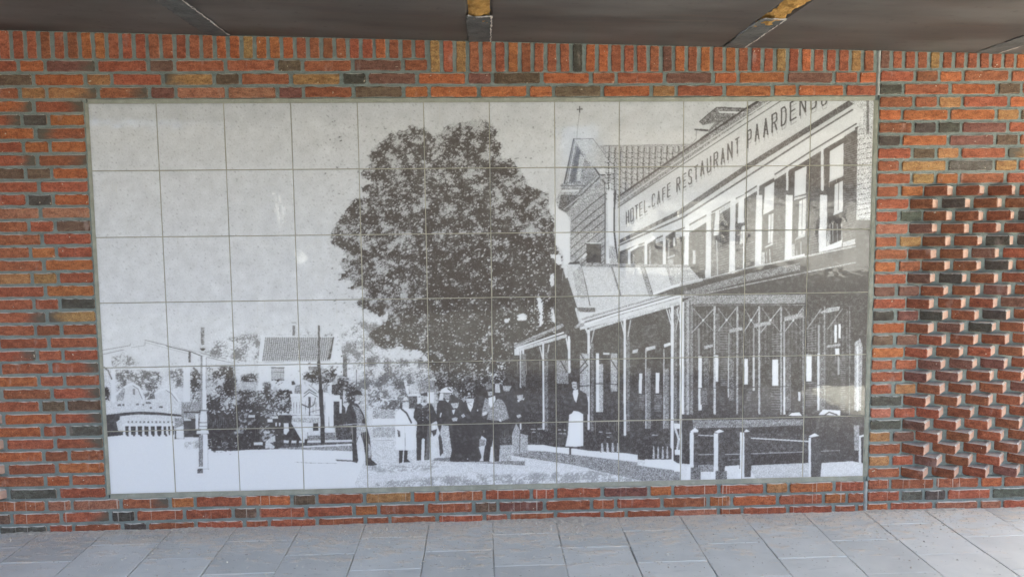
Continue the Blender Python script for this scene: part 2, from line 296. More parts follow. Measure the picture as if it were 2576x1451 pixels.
    li([(2472,788),(2735,605),(2990,430),(3040,400)],7,.14); li([(2472,830),(2735,655),(2990,490),(3130,400)],4,.3); li([(2472,812),(2735,628),(2990,462),(3085,400)],5,.78)
    po([(2476,960),(2700,850),(2990,655),(3240,500),(3395,402),(3440,402),(3240,525),(2990,680),(2736,850),(2476,975)], .24,.14)   # dark bed mould
    li([(2476,985),(2736,880),(2990,720),(3240,560),(3420,445)],16,.84,.05); li([(2476,982),(2736,868),(2990,706),(3240,545),(3410,440)],7,.25,.1)
    po([(2476,988),(2736,888),(2990,728),(3240,568),(3425,450),(3445,450),(3445,498),(3240,606),(2990,765),(2736,910),(2476,1008)], .84,.04)
    li([(2476,1010),(2736,912),(2990,768),(3240,608),(3425,496)],6,.2)
    # pier at the right edge
    po([(3395,402),(3500,402),(3490,915),(3425,915),(3430,520),(3450,440)], .74,.22); re(3466,402,3476,535,.3,.1); re(3446,450,3452,500,.9)
    for i in range(20): li([(3430,520+i*20),(3488,510+i*20)],3,.4,.2,rough=1)
    po([(3425,880),(3490,880),(3490,1180),(3425,1180)],.13,.06)
    # lettering
    txt = [('K','H',1105,240,36,170),('K','O',1170,197,38,180),('K','T',1236,152,36,190),('K','E',1300,112,36,185),('K','L',1370,75,36,170),('K','-',1432,140,18,60),
           ('J','C',1482,1370,36,170),('J','A',1560,1325,34,175),('J','F',1635,1278,32,170),('J','E',1706,1215,38,185),('J','R',1840,1130,42,185),('J','E',1930,1075,40,190),('J','S',2012,1015,42,200),('J','T',2095,960,46,190),('J','A',2186,890,46,200),
           ('L','U',105,838,50,205),('L','R',205,765,50,205),('L','A',308,705,46,215),('L','N',405,625,58,225),('L','T',515,560,52,215),('L','P',692,440,48,240),('L','A',800,355,54,230),('L','A',925,275,58,245),('L','R',1046,200,68,250),('L','D',1182,110,64,250),('L','E',1312,20,80,260),('L','N',1452,-40,78,240),('L','B',1610,-150,75,270),('L','U',1765,-190,75,260)]
    for z, ch, x, y, w, h in txt:
        u(z); sl = .62
        mp = lambda q, dx=0, dy=0: [(x+dx+a*w, y+dy+b*h - sl*a*w + (sl*w*.5)) for a, b in q]
        for st in GL[ch]: li(mp(st, 8, h*.22), 11, .56, .1)
        for st in GL[ch]: li(mp(st), 21 if w > 56 else 18 if w > 40 else 15, .16, .05)
    # --- upper windows
    u('M')
    def win(xa, ya, w, yb, slope, wd, sash):
        # white frame: left jamb, head, sill; pale glass with a meeting rail
        li([(xa,yb),(xa,ya),(xa+w,ya-slope*w)], wd, .92,.05); po([(xa+wd*.5,ya+10),(xa+w,ya+10-slope*w),(xa+w,yb-60),(xa+wd*.5,yb-20)],.16,.07)
        gx = xa+w*.42
        po([(gx,ya+60-slope*w*.42),(xa+w,ya+30-slope*w),(xa+w,sash-slope*w*.6),(gx,sash)],.84,.05); li([(gx-10,sash+18),(xa+w,sash+18-slope*w*.6)],16,.12)
        po([(gx+w*.28,sash+50-slope*w*.3),(xa+w,sash+35-slope*w*.6),(xa+w,sash+250-slope*w*.6),(gx+w*.28,sash+270-slope*w*.3)],.80,.06); li([(gx+w*.42,sash+30),(gx+w*.42,sash+280)],6,.2)
    u('L')
    # far right window (split between L and M views)
    li([(1775,1300),(1775,700),(2075,530)],42,.88,.06); po([(1800,730),(2090,560),(2090,1451),(1840,1451)],.15,.06); po([(1885,745),(2085,625),(2080,1095),(1880,1175)],.84,.03); po([(1880,1170),(2075,1085),(2080,1105),(1865,1200)],.75,.1); po([(1955,1230),(2075,1170),(2070,1500),(1945,1520)],.8,.04); li([(2015,1190),(2005,1500)],9,.2)
    li([(1265,1300),(1265,1010),(1545,850)],34,.86,.06); po([(1290,1020),(1545,880),(1545,1451),(1300,1451)],.15,.06); po([(1375,1040),(1545,960),(1535,1360),(1370,1405)],.85,.03); li([(1370,1400),(1535,1350)],14,.75)
    li([(840,1451),(840,1235),(1070,1095)],30,.86,.05); po([(860,1250),(1075,1130),(1075,1451),(860,1451)],.17,.06); po([(940,1270),(1075,1190),(1070,1440),(930,1451)],.86,.03)
    p.bricks([(2095,640),(2275,560),(2275,1450),(2095,1451)],26,0,.5,5); p.bricks([(1610,830),(1740,740),(1740,1451),(1610,1451)],12,0,.35,4)
    u('M')
    po([(1740,0),(1845,0),(1840,480),(1735,480)],.86,.08); po([(1720,480),(1835,480),(1830,830),(1725,850)],.88,.06); po([(1850,0),(2070,0),(2070,690),(1850,760)],.15,.05); po([(1950,0),(2075,0),(2070,240),(1930,300),(1945,240)],.82,.05); li([(2008,0),(2003,220)],9,.2)
    for x in (1885,1925,1990,2055): li([(x,420),(x+6,680)],9,.75)
    re(1840,520,1885,740,.6,.2); po([(1730,790),(2060,650),(2060,740),(1735,855)],.90,.06); li([(1735,840),(2050,760)],22,.5,.25); po([(2070,690),(2255,630),(2255,800),(2070,840)],.72,.15)
    po([(1245,0),(1345,0),(1330,900),(1225,960)],.86,.07); po([(1345,60),(1540,30),(1540,840),(1375,900),(1345,700)],.15,.05); po([(1370,40),(1540,0),(1540,30),(1360,80)],.7,.1); po([(1440,90),(1540,45),(1530,600),(1370,660),(1425,600)],.8,.07); li([(1484,70),(1478,560)],9,.2); po([(1410,610),(1530,560),(1530,600),(1370,660)],.7,.12); re(1330,710,1375,900,.6,.2); li([(1405,740),(1405,880)],7,.7); li([(1465,680),(1465,860)],14,.8); po([(1225,920),(1520,850),(1520,900),(1230,965)],.92,.03)
    po([(815,0),(905,0),(890,1030),(795,1045)],.86,.07); po([(905,0),(1075,0),(1060,1000),(940,1020),(905,700)],.15,.05); po([(935,0),(1075,0),(1070,210),(915,290)],.86,.03); po([(995,290),(1070,265),(1055,690),(985,700)],.82,.06); li([(1032,280),(1020,690)],8,.2); po([(930,760),(1055,690),(1055,720),(960,765)],.8,.08); re(900,830,940,1020,.65,.15); li([(965,830),(970,1010)],7,.7); li([(1010,790),(1020,1000)],12,.85)
    po([(440,50),(520,20),(505,1130),(420,1140)],.86,.06); li([(450,60),(640,-20)],22,.86); po([(560,70),(640,20),(640,400),(545,410)],.9,.02); po([(510,420),(640,400),(640,1090),(510,1120)],.25,.15); po([(600,460),(640,440),(620,700),(570,720)],.7,.1); li([(640,450),(630,1080)],16,.93)
    po([(95,220),(170,190),(155,1210),(75,1215)],.84,.06); li([(110,230),(290,150)],22,.82); po([(160,280),(290,220),(270,1170),(165,1190)],.28,.14); po([(225,240),(285,210),(270,580),(195,590)],.85,.05); li([(240,660),(255,1170)],14,.75)
    p.bricks([(280,620),(420,560),(415,1150),(270,1180)],16,0,.62,5); p.bricks([(0,600),(50,590),(45,1200),(0,1210)],16,0,.6,5); p.bricks([(660,700),(790,660),(780,1040),(655,1090)],11,0,.6,5); p.bricks([(1060,650),(1210,620),(1210,950),(1060,1000)],9,0,.5,5); p.bricks([(1580,600),(1720,560),(1715,860),(1575,880)],8,0,.55,6); p.bricks([(2080,50),(2260,-20),(2250,600),(2070,690)],16,0,.45,5); p.bricks([(280,170),(420,90),(420,400),(280,560)],9,0,.5,5); p.bricks([(660,200),(810,180),(800,600),(660,640)],10,0,.3,4); p.bricks([(1090,150),(1230,130),(1220,560),(1080,600)],9,0,.3,4)
    u('K')
    # lower floor windows, left part
    p.bricks([(1040,850),(1130,800),(1130,990),(1040,990)],7,0,.6,5); p.bricks([(1290,740),(1370,690),(1365,1000),(1285,1000)],11,0,.6,5); p.bricks([(1540,610),(1640,560),(1630,1000),(1520,1000)],15,0,.6,5); p.bricks([(1820,570),(1895,550),(1890,1010),(1815,1010)],15,0,.6,5)
    for xa,ya,w,wd in ((1150,810,120,40),(1390,695,140,44),(1660,580,160,50)):
        li([(xa,1000),(xa,ya),(xa+w,ya-w*.58)],wd,.9,.05); po([(xa+20,ya+20),(xa+w,ya+20-w*.5),(xa+w,1000),(xa+20,1000)],.2,.1); li([(xa+60,ya+60),(xa+60,1000)],24,.5,.2)
    po([(1705,900),(1810,860),(1810,890),(1705,920)],.8); re(1730,930,1790,1010,.6,.2); re(1790,620,1815,740,.8,.1)
    po([(1960,410),(2020,390),(2010,1020),(1940,1010)],.9,.05); li([(1980,400),(2130,310)],26,.88); re(2070,800,2110,1000,.75,.1)
    # gable flank: clapboards, small window
    po([(120,200),(300,180),(800,-40),(800,1000),(280,1000),(300,340),(230,260)], .60,.20)
    for y0 in (-60,80,200,320,440,560,680,800,900): li([(310,y0+450),(560,y0+230),(800,y0+40)],14,.2,.12)
    po([(230,0),(470,0),(240,260),(120,190),(160,0)],.3,.2); li([(440,20),(200,210)],16,.7,.1)
    po([(60,0),(110,200),(240,270),(290,400),(290,1000),(200,1010),(180,800),(70,720)], .92,.02)
    re(525,705,745,985,.14,.08); re(525,690,745,705,.9); li([(520,860),(485,900)],40,.9); 
    po([(830,-60),(920,-60),(930,740),(860,720),(840,500)], .92,.02); li([(800,-40),(800,1000)],18,.25); li([(950,-60),(930,250),(930,520),(955,760),(985,980)],26,.14); po([(860,740),(945,760),(985,990),(850,990)],.66,.25); po([(830,700),(870,990),(830,990)],.92)
    # veranda tin roof
    po([(260,1000),(985,995),(1990,1010),(2170,1210),(1900,1290),(1500,1440),(1060,1600),(560,1700),(380,1700),(230,1130)], .80,.10)
    po([(440,995),(1990,1010),(2050,1050),(460,1040)],.5,.25); li([(985,1045),(2010,1045)],8,.2); li([(445,1010),(520,1300),(580,1600)],14,.2); po([(330,1130),(450,1020),(560,1500),(400,1500)],.66,.2)
    for a,b,w in (((890,1040),(1020,1451),22),((1340,1045),(1460,1440),66),((1700,1050),(1770,1290),40)): li([a,b],w,.5,.22); li([(a[0]+w*.5,a[1]),(b[0]+w*.5,b[1])],9,.25)
    po([(1990,1050),(2170,1210),(2100,1230),(1900,1280),(1780,1300),(1720,1050)],.66,.2); po([(280,980),(420,960),(440,1000),(260,1005)],.15,.1)
    li([(1510,1430),(1780,1330),(2200,1225)],40,.93,.02)
    po([(190,1060),(290,1451),(60,1451),(60,1100)],.11,.06); li([(195,1080),(150,1451)],9,.55)
    # --- veranda: dark interior, long eaves
    u('S')
    po([(2270,1110),(2312,1240),(2320,1320),(2480,1275),(2720,1205),(2760,1160),(3495,1000),(3495,1920),(2700,1850),(2060,1790),(2020,1500),(2060,1390),(2230,1330),(2200,1150)], .13,.14)
    po([(2752,1148),(2990,1080),(3240,1020),(3425,975),(3485,960),(3485,1180),(2750,1195)], .14,.06)
    li([(2720,1140),(2990,1072),(3240,1022),(3420,985)],6,.65,.15); po([(2735,1165),(2990,1095),(3200,1050),(3200,1080),(2990,1125),(2735,1190)],.42,.25); li([(2735,1190),(3230,1088),(3420,1050)],5,.6,.2)
    u('P')
    li([(590,440),(720,395),(1390,205)],26,.5,.25); li([(660,420),(910,340),(1395,200)],17,.95); li([(640,380),(910,300),(1290,190)],16,.55,.25); li([(700,460),(910,395),(1400,255)],24,.78,.18); li([(660,400),(1390,185)],6,.2)
    po([(590,290),(740,292),(740,325),(620,325)],.3,.2); li([(590,300),(620,400)],18,.8,.1); po([(590,440),(625,430),(620,395)],.7,.15)
    li([(120,590),(480,430)],30,.62,.25); li([(130,605),(490,485)],13,.96); li([(140,620),(510,510)],26,.8,.15); li([(115,578),(470,455)],5,.2)
    re(112,610,150,660,.9,.05)
    for x,yt,yb,w,dx in ((160,615,1230,12,0),(180,615,800,16,4),(335,575,1230,17,4),(535,520,790,20,4),(688,470,1230,19,0),(968,385,1275,20,2),(1338,285,1375,24,-2)):
        li([(x,yt),(x+dx,yb)],w,.93,.03)
    for x,y in ((335,580),(968,390),(1338,290)): li([(x-25,y+15),(x-4,y+110)],9,.85); li([(x+45,y),(x+16,y+180)],10,.75,.1)
    li([(515,530),(535,640)],12,.9); li([(730,465),(700,610)],9,.75); li([(660,440),(688,500)],16,.85)
    re(1395,210,1412,1500,.96)
    for x,yt in ((1352,300),(985,520),(705,560),(350,640)): re(x,yt,x+22,1250,.35,.28)
    # windows of the front behind the veranda
    re(620,645,688,980,.66,.25); li([(625,650),(680,740),(620,800)],9,.15); li([(680,690),(620,760)],9,.15); li([(620,900),(690,895)],8,.15)
    re(745,645,770,1100,.93); re(770,730,800,1100,.66,.22); re(860,645,910,940,.66,.25); li([(865,700),(910,770)],10,.15); li([(740,880),(910,885)],7,.15); re(800,640,850,655,.9)
    re(440,700,530,880,.5,.3); li([(470,700),(520,790)],10,.15); re(160,650,200,900,.4,.3)
    po([(1030,620),(1075,610),(1065,640),(1028,645)],.8,.1); po([(1130,600),(1205,585),(1205,610),(1130,630)],.8,.1); po([(1270,575),(1320,560),(1330,580),(1275,600)],.9,.05)
    for x in (1130,1270): re(x-2,610,x+7,1230,.7,.15); re(x+8,760,x+40,1230,.42,.28)
    po([(1080,800),(1105,800),(1100,960),(1078,955)],.95); po([(1210,795),(1238,795),(1235,955),(1208,955)],.95)
    p.bricks([(1080,965),(1120,965),(1120,1080),(1080,1080)],9,0,.65,4); p.bricks([(1200,965),(1255,965),(1255,1100),(1200,1100)],11,0,.7,4); p.bricks([(1100,430),(1220,420),(1230,560),(1110,560)],12,0,.35,3)
    # front corner veranda
    u('N')
    for x in range(380,2260,46): re(x,250+(x*7)%90,x+10+(x%3)*6,800+(x*13)%600,.26,.2)
    for x in range(400,2250,95): p.bricks([(x,500),(x+50,490),(x+50,1420),(x,1420)],34,0,.30,4)
    po([(235,170),(360,100),(950,85),(1690,85),(1690,180),(1400,190),(360,195),(300,230)], .5,.3); li([(340,212),(1680,205)],10,.45,.2); li([(340,228),(1690,190)],5,.15)
    re(225,170,255,1500,.96); re(255,180,285,1500,.3,.25); re(285,150,318,1500,.62,.25); re(318,160,330,1500,.14); re(330,220,362,1500,.45,.3)
    posts = [(618,26,.8),(885,24,.62),(1145,22,.72),(1405,20,.6),(1665,16,.5),(1920,16,.5),(2215,12,.4)]
    for x,w,t in posts: re(x-w/2,220,x+w/2,1500,t,.2)
    for (x0,x1) in ((350,612),(645,870),(960,1140),(1165,1390),(1440,1655)):
        li([(x0,530),((x0+x1)/2,388),(x1,245)],13,.68,.12); li([(x0+15,245),((x0+x1)/2,385),(x1,520)],9,.52,.2); po([((x0+x1)/2-15,385),((x0+x1)/2,368),((x0+x1)/2+16,385),((x0+x1)/2,402)],.92)
    li([(1710,490),(1880,250)],13,.6,.1); li([(1955,490),(2130,250)],12,.55,.1); li([(155,520),(205,260)],10,.7); li([(50,260),(105,450)],14,.85); li([(165,250),(200,400)],9,.85)
    for pts in ([(785,490),(940,465),(950,500),(790,535)],[(1085,425),(1290,395),(1290,435),(1085,475)],[(1440,350),(1660,300),(1670,350),(1440,400)],[(490,690),(600,670),(600,700),(490,730)],[(1870,290),(1960,240),(2100,220),(2090,270),(1880,310)],[(1945,685),(2105,660),(2105,690),(1945,712)]): po(pts,.62,.22)
    for x,y0,y1,w,t in ((430,480,810,26,.5),(445,810,1180,42,.95),(445,1180,1451,42,.9),(645,800,1110,32,.95),(785,540,810,18,.5),(785,810,1300,24,.85),(1080,480,800,18,.55),(1080,800,1220,24,.8),(1440,400,800,20,.6),(1442,815,1500,24,.9),(1850,440,780,22,.6),(1848,780,1451,30,.9),(1735,790,1110,64,.97),(990,840,1145,44,.95),(1335,850,1160,72,.96),(2050,440,650,30,.95),(2098,430,600,26,.95),(2070,720,800,50,.93),(1620,1230,1340,26,.9),(2085,820,1030,24,.6)): re(x-w/2,y0,x+w/2,y1,t,.05)
    for x,y0,y1,w in ((815,820,1340,60),(1490,820,1451,60),(1890,800,1451,60),(520,830,1150,60),(490,1190,1380,80),(640,300,800,36)): re(x-w/2,y0,x+w/2,y1,.33,.27)
    for q,n in (([(690,830),(760,830),(760,1160),(690,1160)],15),([(1290,1180),(1400,1180),(1400,1451),(1290,1451)],9),([(1700,1120),(1820,1110),(1820,1400),(1700,1400)],11),([(2110,800),(2165,800),(2165,1451),(2110,1451)],26),([(1000,1170),(1050,1170),(1050,1340),(1000,1340)],9),([(1710,480),(1820,450),(1820,760),(1710,760)],10),([(680,460),(780,460),(780,770),(680,770)],10),([(1300,540),(1390,530),(1390,760),(1300,760)],8)): p.bricks(q,n,0,.55,7)
    li([(340,1190),(960,1180),(1620,1165)],10,.16); li([(360,795),(1690,780)],8,.16); li([(1620,1160),(2100,1150)],6,.2)
    po([(2275,650),(2340,600),(2370,700),(2350,1451),(2270,1451)],.6,.32); li([(2310,700),(2310,1451)],24,.88,.1)
    u('O')
    po([(490,340),(1760,330),(1760,400),(1060,425),(490,430)], .48,.30); li([(380,380),(1760,410)],4,.3)
    po([(550,430),(1030,430),(1030,880),(560,880)],.17,.12); po([(1160,490),(1800,500),(1800,700),(1160,720)],.2,.16)
    po([(1560,290),(1600,250),(1700,240),(1740,290)],.93,.03); li([(1570,290),(1620,250),(1700,245)],14,.1); po([(1930,280),(1980,220),(2180,230),(2180,290)],.93,.03); li([(1990,290),(2050,250),(2140,280)],16,.1)
    li([(1130,545),(1480,565),(1810,585)],14,.92,.04); li([(540,512),(730,520)],10,.9); li([(1160,725),(1760,705)],11,.65,.15); li([(560,735),(730,730)],12,.65,.15); li([(860,732),(1020,728)],12,.7,.1); li([(1965,695),(2170,688)],12,.55,.15); li([(900,795),(1020,785)],6,.6)
    for x,y,w,b in ((455,480,44,900),(730,490,50,930),(1030,480,50,970),(1815,540,28,1000)): re(x,y,x+w,b,.93,.05)
    for x,y,w,b in ((500,480,52,900),(782,490,72,930),(1080,490,76,990),(1845,560,110,1000)): re(x,y,x+w,b,.20,.14)
    for pts in ([(460,470),(515,425),(555,460),(550,480),(470,480)],[(735,475),(795,445),(850,470),(780,490)],[(1075,475),(1100,445),(1145,470),(1090,480)],[(1815,525),(1885,490),(1940,520),(1840,540)],[(2380,525),(2465,500),(2465,525),(2400,540)]): po(pts,.96,.02)
    li([(2400,540),(2405,840)],30,.88,.05); po([(2335,400),(2395,400),(2395,690),(2340,690)],.55,.3)
    re(425,880,465,1020,.96); re(465,880,580,1020,.36,.25); re(700,910,750,1020,.96); re(750,920,880,1020,.33,.25); re(1005,950,1055,1015,.96); po([(860,865),(1025,855),(1020,905),(860,905)],.92,.03)
    po([(1160,860),(1350,850),(1820,830),(1820,1010),(1210,1010),(1160,930)], .78,.14); po([(1965,830),(2320,810),(2465,840),(2465,1005),(1950,1005)], .86,.10); po([(560,850),(730,850),(730,930),(580,930)],.5,.25)
    po([(-60,790),(250,790),(340,850),(340,940),(250,910),(-60,870)], .94,.02); po([(-700,760),(-60,870),(250,910),(340,935),(345,1030),(-100,1030),(-700,900)], .52,.28)
    re(275,845,350,930,.95); re(275,380,340,440,.92,.1); li([(290,440),(330,560),(310,680)],26,.85,.1); re(285,680,340,740,.93)
    li([(262,320),(258,830)],22,.94)
    for i in range(8): po([(10+i*26,640),(22+i*26,640),(30+i*26,780),(2+i*26,780)],.7,.2) if i%2 else None
    re(20,505,90,520,.6,.2)
    # pale kerb and ground texture in front of the veranda (left part)
    u('F')
    po([(680,1270),(950,1270),(1160,1310),(1400,1320),(1720,1370),(2340,1410),(2561,1440),(2561,1560),(1720,1470),(1160,1400),(680,1360)], .94,.03)
    po([(660,1370),(980,1380),(1400,1430),(1740,1470),(2561,1570),(2561,1800),(2300,1790),(1500,1620),(200,1420)], .50,.30)
    for i in range(9): po([(1900+i*45,1240),(1925+i*45,1240),(1940+i*45,1390),(1890+i*45,1390)],.72,.2) if i%2 else po([(1900+i*45,1240),(1925+i*45,1240),(1950+i*45,1400),(1930+i*45,1400)],.1)
    for x,y,w in ((780,1005,90),(900,1000,90),(790,1055,60),(1230,1015,60),(1320,1020,40),(1250,1075,50),(1320,1080,40),(1930,1050,60),(2070,1070,90),(2060,1140,50)): re(x-w/2,y-8,x+w/2,y+8,.7,.15)
    for x in (860,885,755,1290): li([(x,1060),(x,1260)],7,.45,.2)
    # --- people in the print
    # waiter in a long white apron
    po([(1340,620),(1360,450),(1440,370),(1480,340),(1560,330),(1690,400),(1720,560),(1720,740),(1650,860),(1650,1300),(1400,1340),(1340,900)],.12,.04)
    po([(1435,210),(1475,185),(1520,195),(1530,300),(1500,335),(1450,300)],.78,.12); li([(1440,185),(1525,190)],14,.1); li([(1460,240),(1520,235)],9,.2); li([(1470,290),(1510,285)],10,.2)
    po([(1465,340),(1545,325),(1550,400),(1515,555),(1480,500),(1455,400)],.96)
    po([(1395,760),(1440,735),(1470,690),(1560,705),(1635,750),(1635,1000),(1632,1290),(1500,1305),(1330,1295),(1370,1100)],.965); re(1395,1300,1425,1440,.12)
    # gentleman with bowler and pale trousers
    po([(300,470),(480,360),(560,290),(640,370),(700,520),(720,720),(640,900),(560,900),(460,900),(330,760)],.12,.05)
    po([(480,330),(530,300),(600,320),(610,400),(490,410)],.10); po([(500,430),(610,415),(600,490),(560,520),(510,480)],.75,.15); po([(510,500),(550,500),(545,540),(515,540)],.95); po([(590,500),(635,460),(620,510)],.93)
    po([(490,900),(540,1000),(560,1080),(690,1110),(690,1400),(560,1420),(430,1420),(415,1120),(450,1000)],.66,.25); li([(555,1080),(545,1400)],16,.25,.15); po([(490,770),(560,750),(580,790),(520,820)],.75,.15); po([(380,460),(480,350),(480,460)],.7,.2)
    u('E')
    # shadow band under the group
    po([(1000,1330),(1300,1310),(1450,1400),(2050,1400),(2200,1370),(2561,1380),(2561,1451),(2000,1420),(1300,1390),(1000,1370)],.45,.22)
    # dark group in the middle
    po([(1100,380),(1300,300),(1450,330),(1600,300),(1760,330),(1850,600),(1900,720),(1800,1000),(1780,1100),(1960,1120),(1990,1390),(1450,1390),(1280,1380),(1280,1100),(1110,1300),(1060,700)],.13,.035)
    po([(1700,150),(2000,60),(2400,100),(2400,700),(2340,930),(2140,940),(2120,1380),(2040,1390),(2015,1000),(1960,1380),(1870,1380),(1900,1000),(1800,930),(1780,700),(1720,400)],.13,.05)
    po([(2130,930),(2340,930),(2340,1110),(2130,1110)],.22,.2)
    # woman with pale round hat, pale skirt panel
    po([(1100,210),(1140,150),(1210,115),(1290,120),(1330,180),(1320,215),(1190,215)],.96); li([(1245,140),(1300,180)],22,.15); po([(1110,220),(1180,220),(1160,340),(1090,340)],.9,.05)
    po([(1165,225),(1280,220),(1270,310),(1220,330),(1170,290)],.6,.22); li([(1170,230),(1290,222)],12,.12); po([(1195,335),(1270,330),(1250,380)],.9)
    po([(1060,400),(1100,350),(1200,340),(1290,420),(1300,700),(1100,740),(1045,700)],.10,.05); li([(1130,560),(1115,620)],22,.93)
    po([(1140,760),(1260,780),(1270,900),(1310,1200),(1290,1310),(1170,1310),(1150,1050),(1110,900)],.76,.22); po([(950,760),(1060,760),(1110,900),(1050,1040),(1110,1320),(940,1340),(930,1000)],.92,.06)
    po([(985,800),(1020,760),(1030,840),(990,850)],.96); po([(960,860),(1060,830),(1040,920),(1000,960)],.14)
    # man with bowler, bearded
    po([(1270,340),(1300,265),(1370,255),(1430,330),(1400,385),(1280,385)],.12); po([(1290,395),(1430,380),(1420,450),(1340,480)],.72,.2); po([(1315,510),(1370,490),(1350,570),(1335,585)],.96); po([(1350,460),(1425,430),(1400,475)],.93)
    po([(1310,650),(1370,630),(1415,640),(1400,690),(1330,700)],.8,.15); po([(1470,600),(1510,565),(1545,610),(1500,645)],.8,.15); po([(1470,310),(1530,290),(1560,340),(1510,375)],.6,.2)
    # old man, white beard
    po([(1560,310),(1690,310),(1690,370),(1560,380)],.82,.15); po([(1570,390),(1680,370),(1670,450),(1630,540),(1590,470)],.97); li([(1600,400),(1650,440)],7,.3); re(1740,500,1760,525,.9); re(1570,1330,1590,1350,.85)
    po([(1340,190),(1420,200),(1420,290),(1380,290)],.55,.25)
    # man in light jacket
    po([(1880,300),(1960,330),(2010,440),(2080,320),(2170,330),(2240,450),(2290,650),(2170,690),(2050,690),(1910,660),(1940,560),(1820,610),(1840,480)],.56,.26)
    po([(1935,300),(2050,260),(2060,330),(2000,450),(1970,460),(1940,400)],.96); po([(1900,90),(2000,75),(2000,160),(1900,160)],.5,.25); po([(1920,190),(2000,190),(2000,260),(1940,270)],.72,.2); po([(1830,550),(1900,530),(1910,580),(1840,610)],.92,.05); po([(2110,665),(2150,660),(2160,710),(2120,700)],.93)
    po([(1780,1000),(1890,1020),(1870,1160),(1780,1110)],.55,.28); po([(1770,1130),(1880,1110),(1850,1300),(1850,1380),(1780,1380),(1820,1310)],.88,.08); po([(1980,1130),(2020,1130),(2030,1380),(1950,1390)],.93,.04); po([(2130,1120),(2330,1100),(2330,1370),(2140,1380)],.7,.24)
    po([(2050,60),(2120,60),(2140,210),(2050,210)],.8,.15); po([(2180,90),(2330,100),(2290,190),(2190,180)],.7,.2)
    # uniformed man with cap
    po([(660,560),(700,430),(770,390),(830,450),(900,390),(980,420),(1050,580),(1050,690),(960,740),(960,960),(700,970),(720,720),(660,640)],.11,.05)
    fo([(730,450),(920,450),(920,700),(730,700)],.10,.5,.8,2); po([(780,225),(890,205),(900,270),(780,260)],.12); po([(785,270),(895,265),(880,360),(850,385),(800,330)],.72,.18); po([(820,340),(865,330),(860,380),(825,380)],.2); po([(780,370),(840,430),(890,370),(880,420),(810,430)],.95)
    po([(710,960),(900,960),(880,1090),(860,1360),(840,1360),(850,1100),(830,985),(800,1000),(790,1360),(710,1370)],.11,.03); po([(800,1000),(850,1000),(845,1100),(835,1370),(785,1370),(795,1100)],.96)
    po([(900,780),(950,760),(930,1360),(865,1360),(880,1000)],.3,.06)
    for y in (455,530,580,630,680): re(808,y-8,826,y+8,.7)
    # girl in a pale coat with hat
    po([(345,640),(370,530),(450,480),(540,470),(640,520),(650,640),(690,740),(700,1180),(520,1200),(400,1190),(360,1180),(350,900)],.965,.012)
    po([(420,360),(480,330),(500,280),(540,280),(570,330),(600,355),(480,370)],.9,.05); li([(400,365),(560,350),(610,345)],16,.2); po([(425,380),(470,375),(470,470),(420,480)],.15); po([(470,380),(570,380),(550,450),(490,470)],.88,.06)
    li([(450,485),(540,560),(590,660),(620,720)],30,.14); po([(380,840),(430,870),(430,970),(395,960)],.3,.2); li([(515,900),(515,1190)],9,.45)
    po([(410,1195),(480,1195),(465,1400),(410,1415)],.10); po([(500,1195),(560,1195),(550,1340),(610,1395),(490,1400)],.10)
    # walking man on the left
    u('D')
    po([(1840,420),(1880,280),(1940,190),(2010,190),(2080,280),(2150,400),(2205,580),(2100,560),(1870,580),(1845,500)],.12,.06); po([(1950,240),(2080,300),(2150,480),(2120,550),(2040,550),(2020,400)],.5,.3)
    po([(1960,580),(2200,580),(2260,800),(2280,1000),(2290,1180),(2390,1270),(2300,1285),(2190,1280),(2180,1100),(2150,900),(2090,720),(2030,900),(2060,1200),(2040,1240),(1970,1220),(1955,900)],.13,.05); po([(2030,590),(2200,590),(2210,700),(2130,720),(2050,800),(2030,880)],.72,.25); po([(2230,900),(2280,950),(2275,1150),(2235,1150)],.7,.22)
    u('D'); po([(2110,-40),(2230,0),(2230,560),(2200,540),(2150,400),(2090,280),(2120,120)],.78,.2); po([(1975,20),(2040,-10),(2105,20),(2140,85),(1985,80)],.10); po([(1995,88),(2105,88),(2090,180),(2020,185)],.66,.12); po([(2005,185),(2080,185),(2060,230),(1990,215)],.9)
    # --- assemble: halftone grain then ink colour
    A = np.minimum(p.A, .23)
    v = p.T + A*(np.clip(p.worm, -2.2, 2.2)*.62 + np.clip(p.mott, -2, 2)*.22)
    v = v + .05*np.clip(p.mott + .6*p.clump, 0, 3)*np.clip(1-v*2.2, 0, 1)
    v = np.clip(v, .03, 1.0).astype(np.float32)
    v = .87*v + .13*p.blur(p.blur(v, 5.0), 5.0)
    v = p.blur(v.astype(np.float32), .85)
    dark = np.array([.046, .036, .033]); light = np.array([.735, .742, .762])
    rgb = dark + (light-dark)*(np.clip(v, 0, 1)**1.75)[..., None]
    # the ink is browner where it is densest, tile to tile slightly different
    return rgb.astype(np.float32)

# ---------------------------------------------------------------- helpers
def link(o, parent=None):
    COL.objects.link(o)
    if parent is not None: o.parent = parent
    return o
def mesh(name, verts, faces, mat=None, smooth=False):
    me = bpy.data.meshes.new(name); me.from_pydata([tuple(v) for v in verts], [], faces); me.update()
    if mat: me.materials.append(mat)
    if smooth: me.polygons.foreach_set('use_smooth', [True]*len(me.polygons))
    return me
def obj(name, me, parent=None, loc=(0,0,0), rot=(0,0,0), scale=(1,1,1), color=None):
    o = bpy.data.objects.new(name, me); o.location = loc; o.rotation_euler = rot; o.scale = scale
    if color is not None: o.color = color
    return link(o, parent)
def empty(name, loc, label=None, cat=None, group=None, kind=None):
    o = bpy.data.objects.new(name, None); o.location = loc; o.empty_display_size = .1; link(o)
    tag(o, label, cat, group, kind); return o
def tag(o, label=None, cat=None, group=None, kind=None):
    for k, v in (('label', label), ('category', cat), ('group', group), ('kind', kind)):
        if v: o[k] = v
    return o
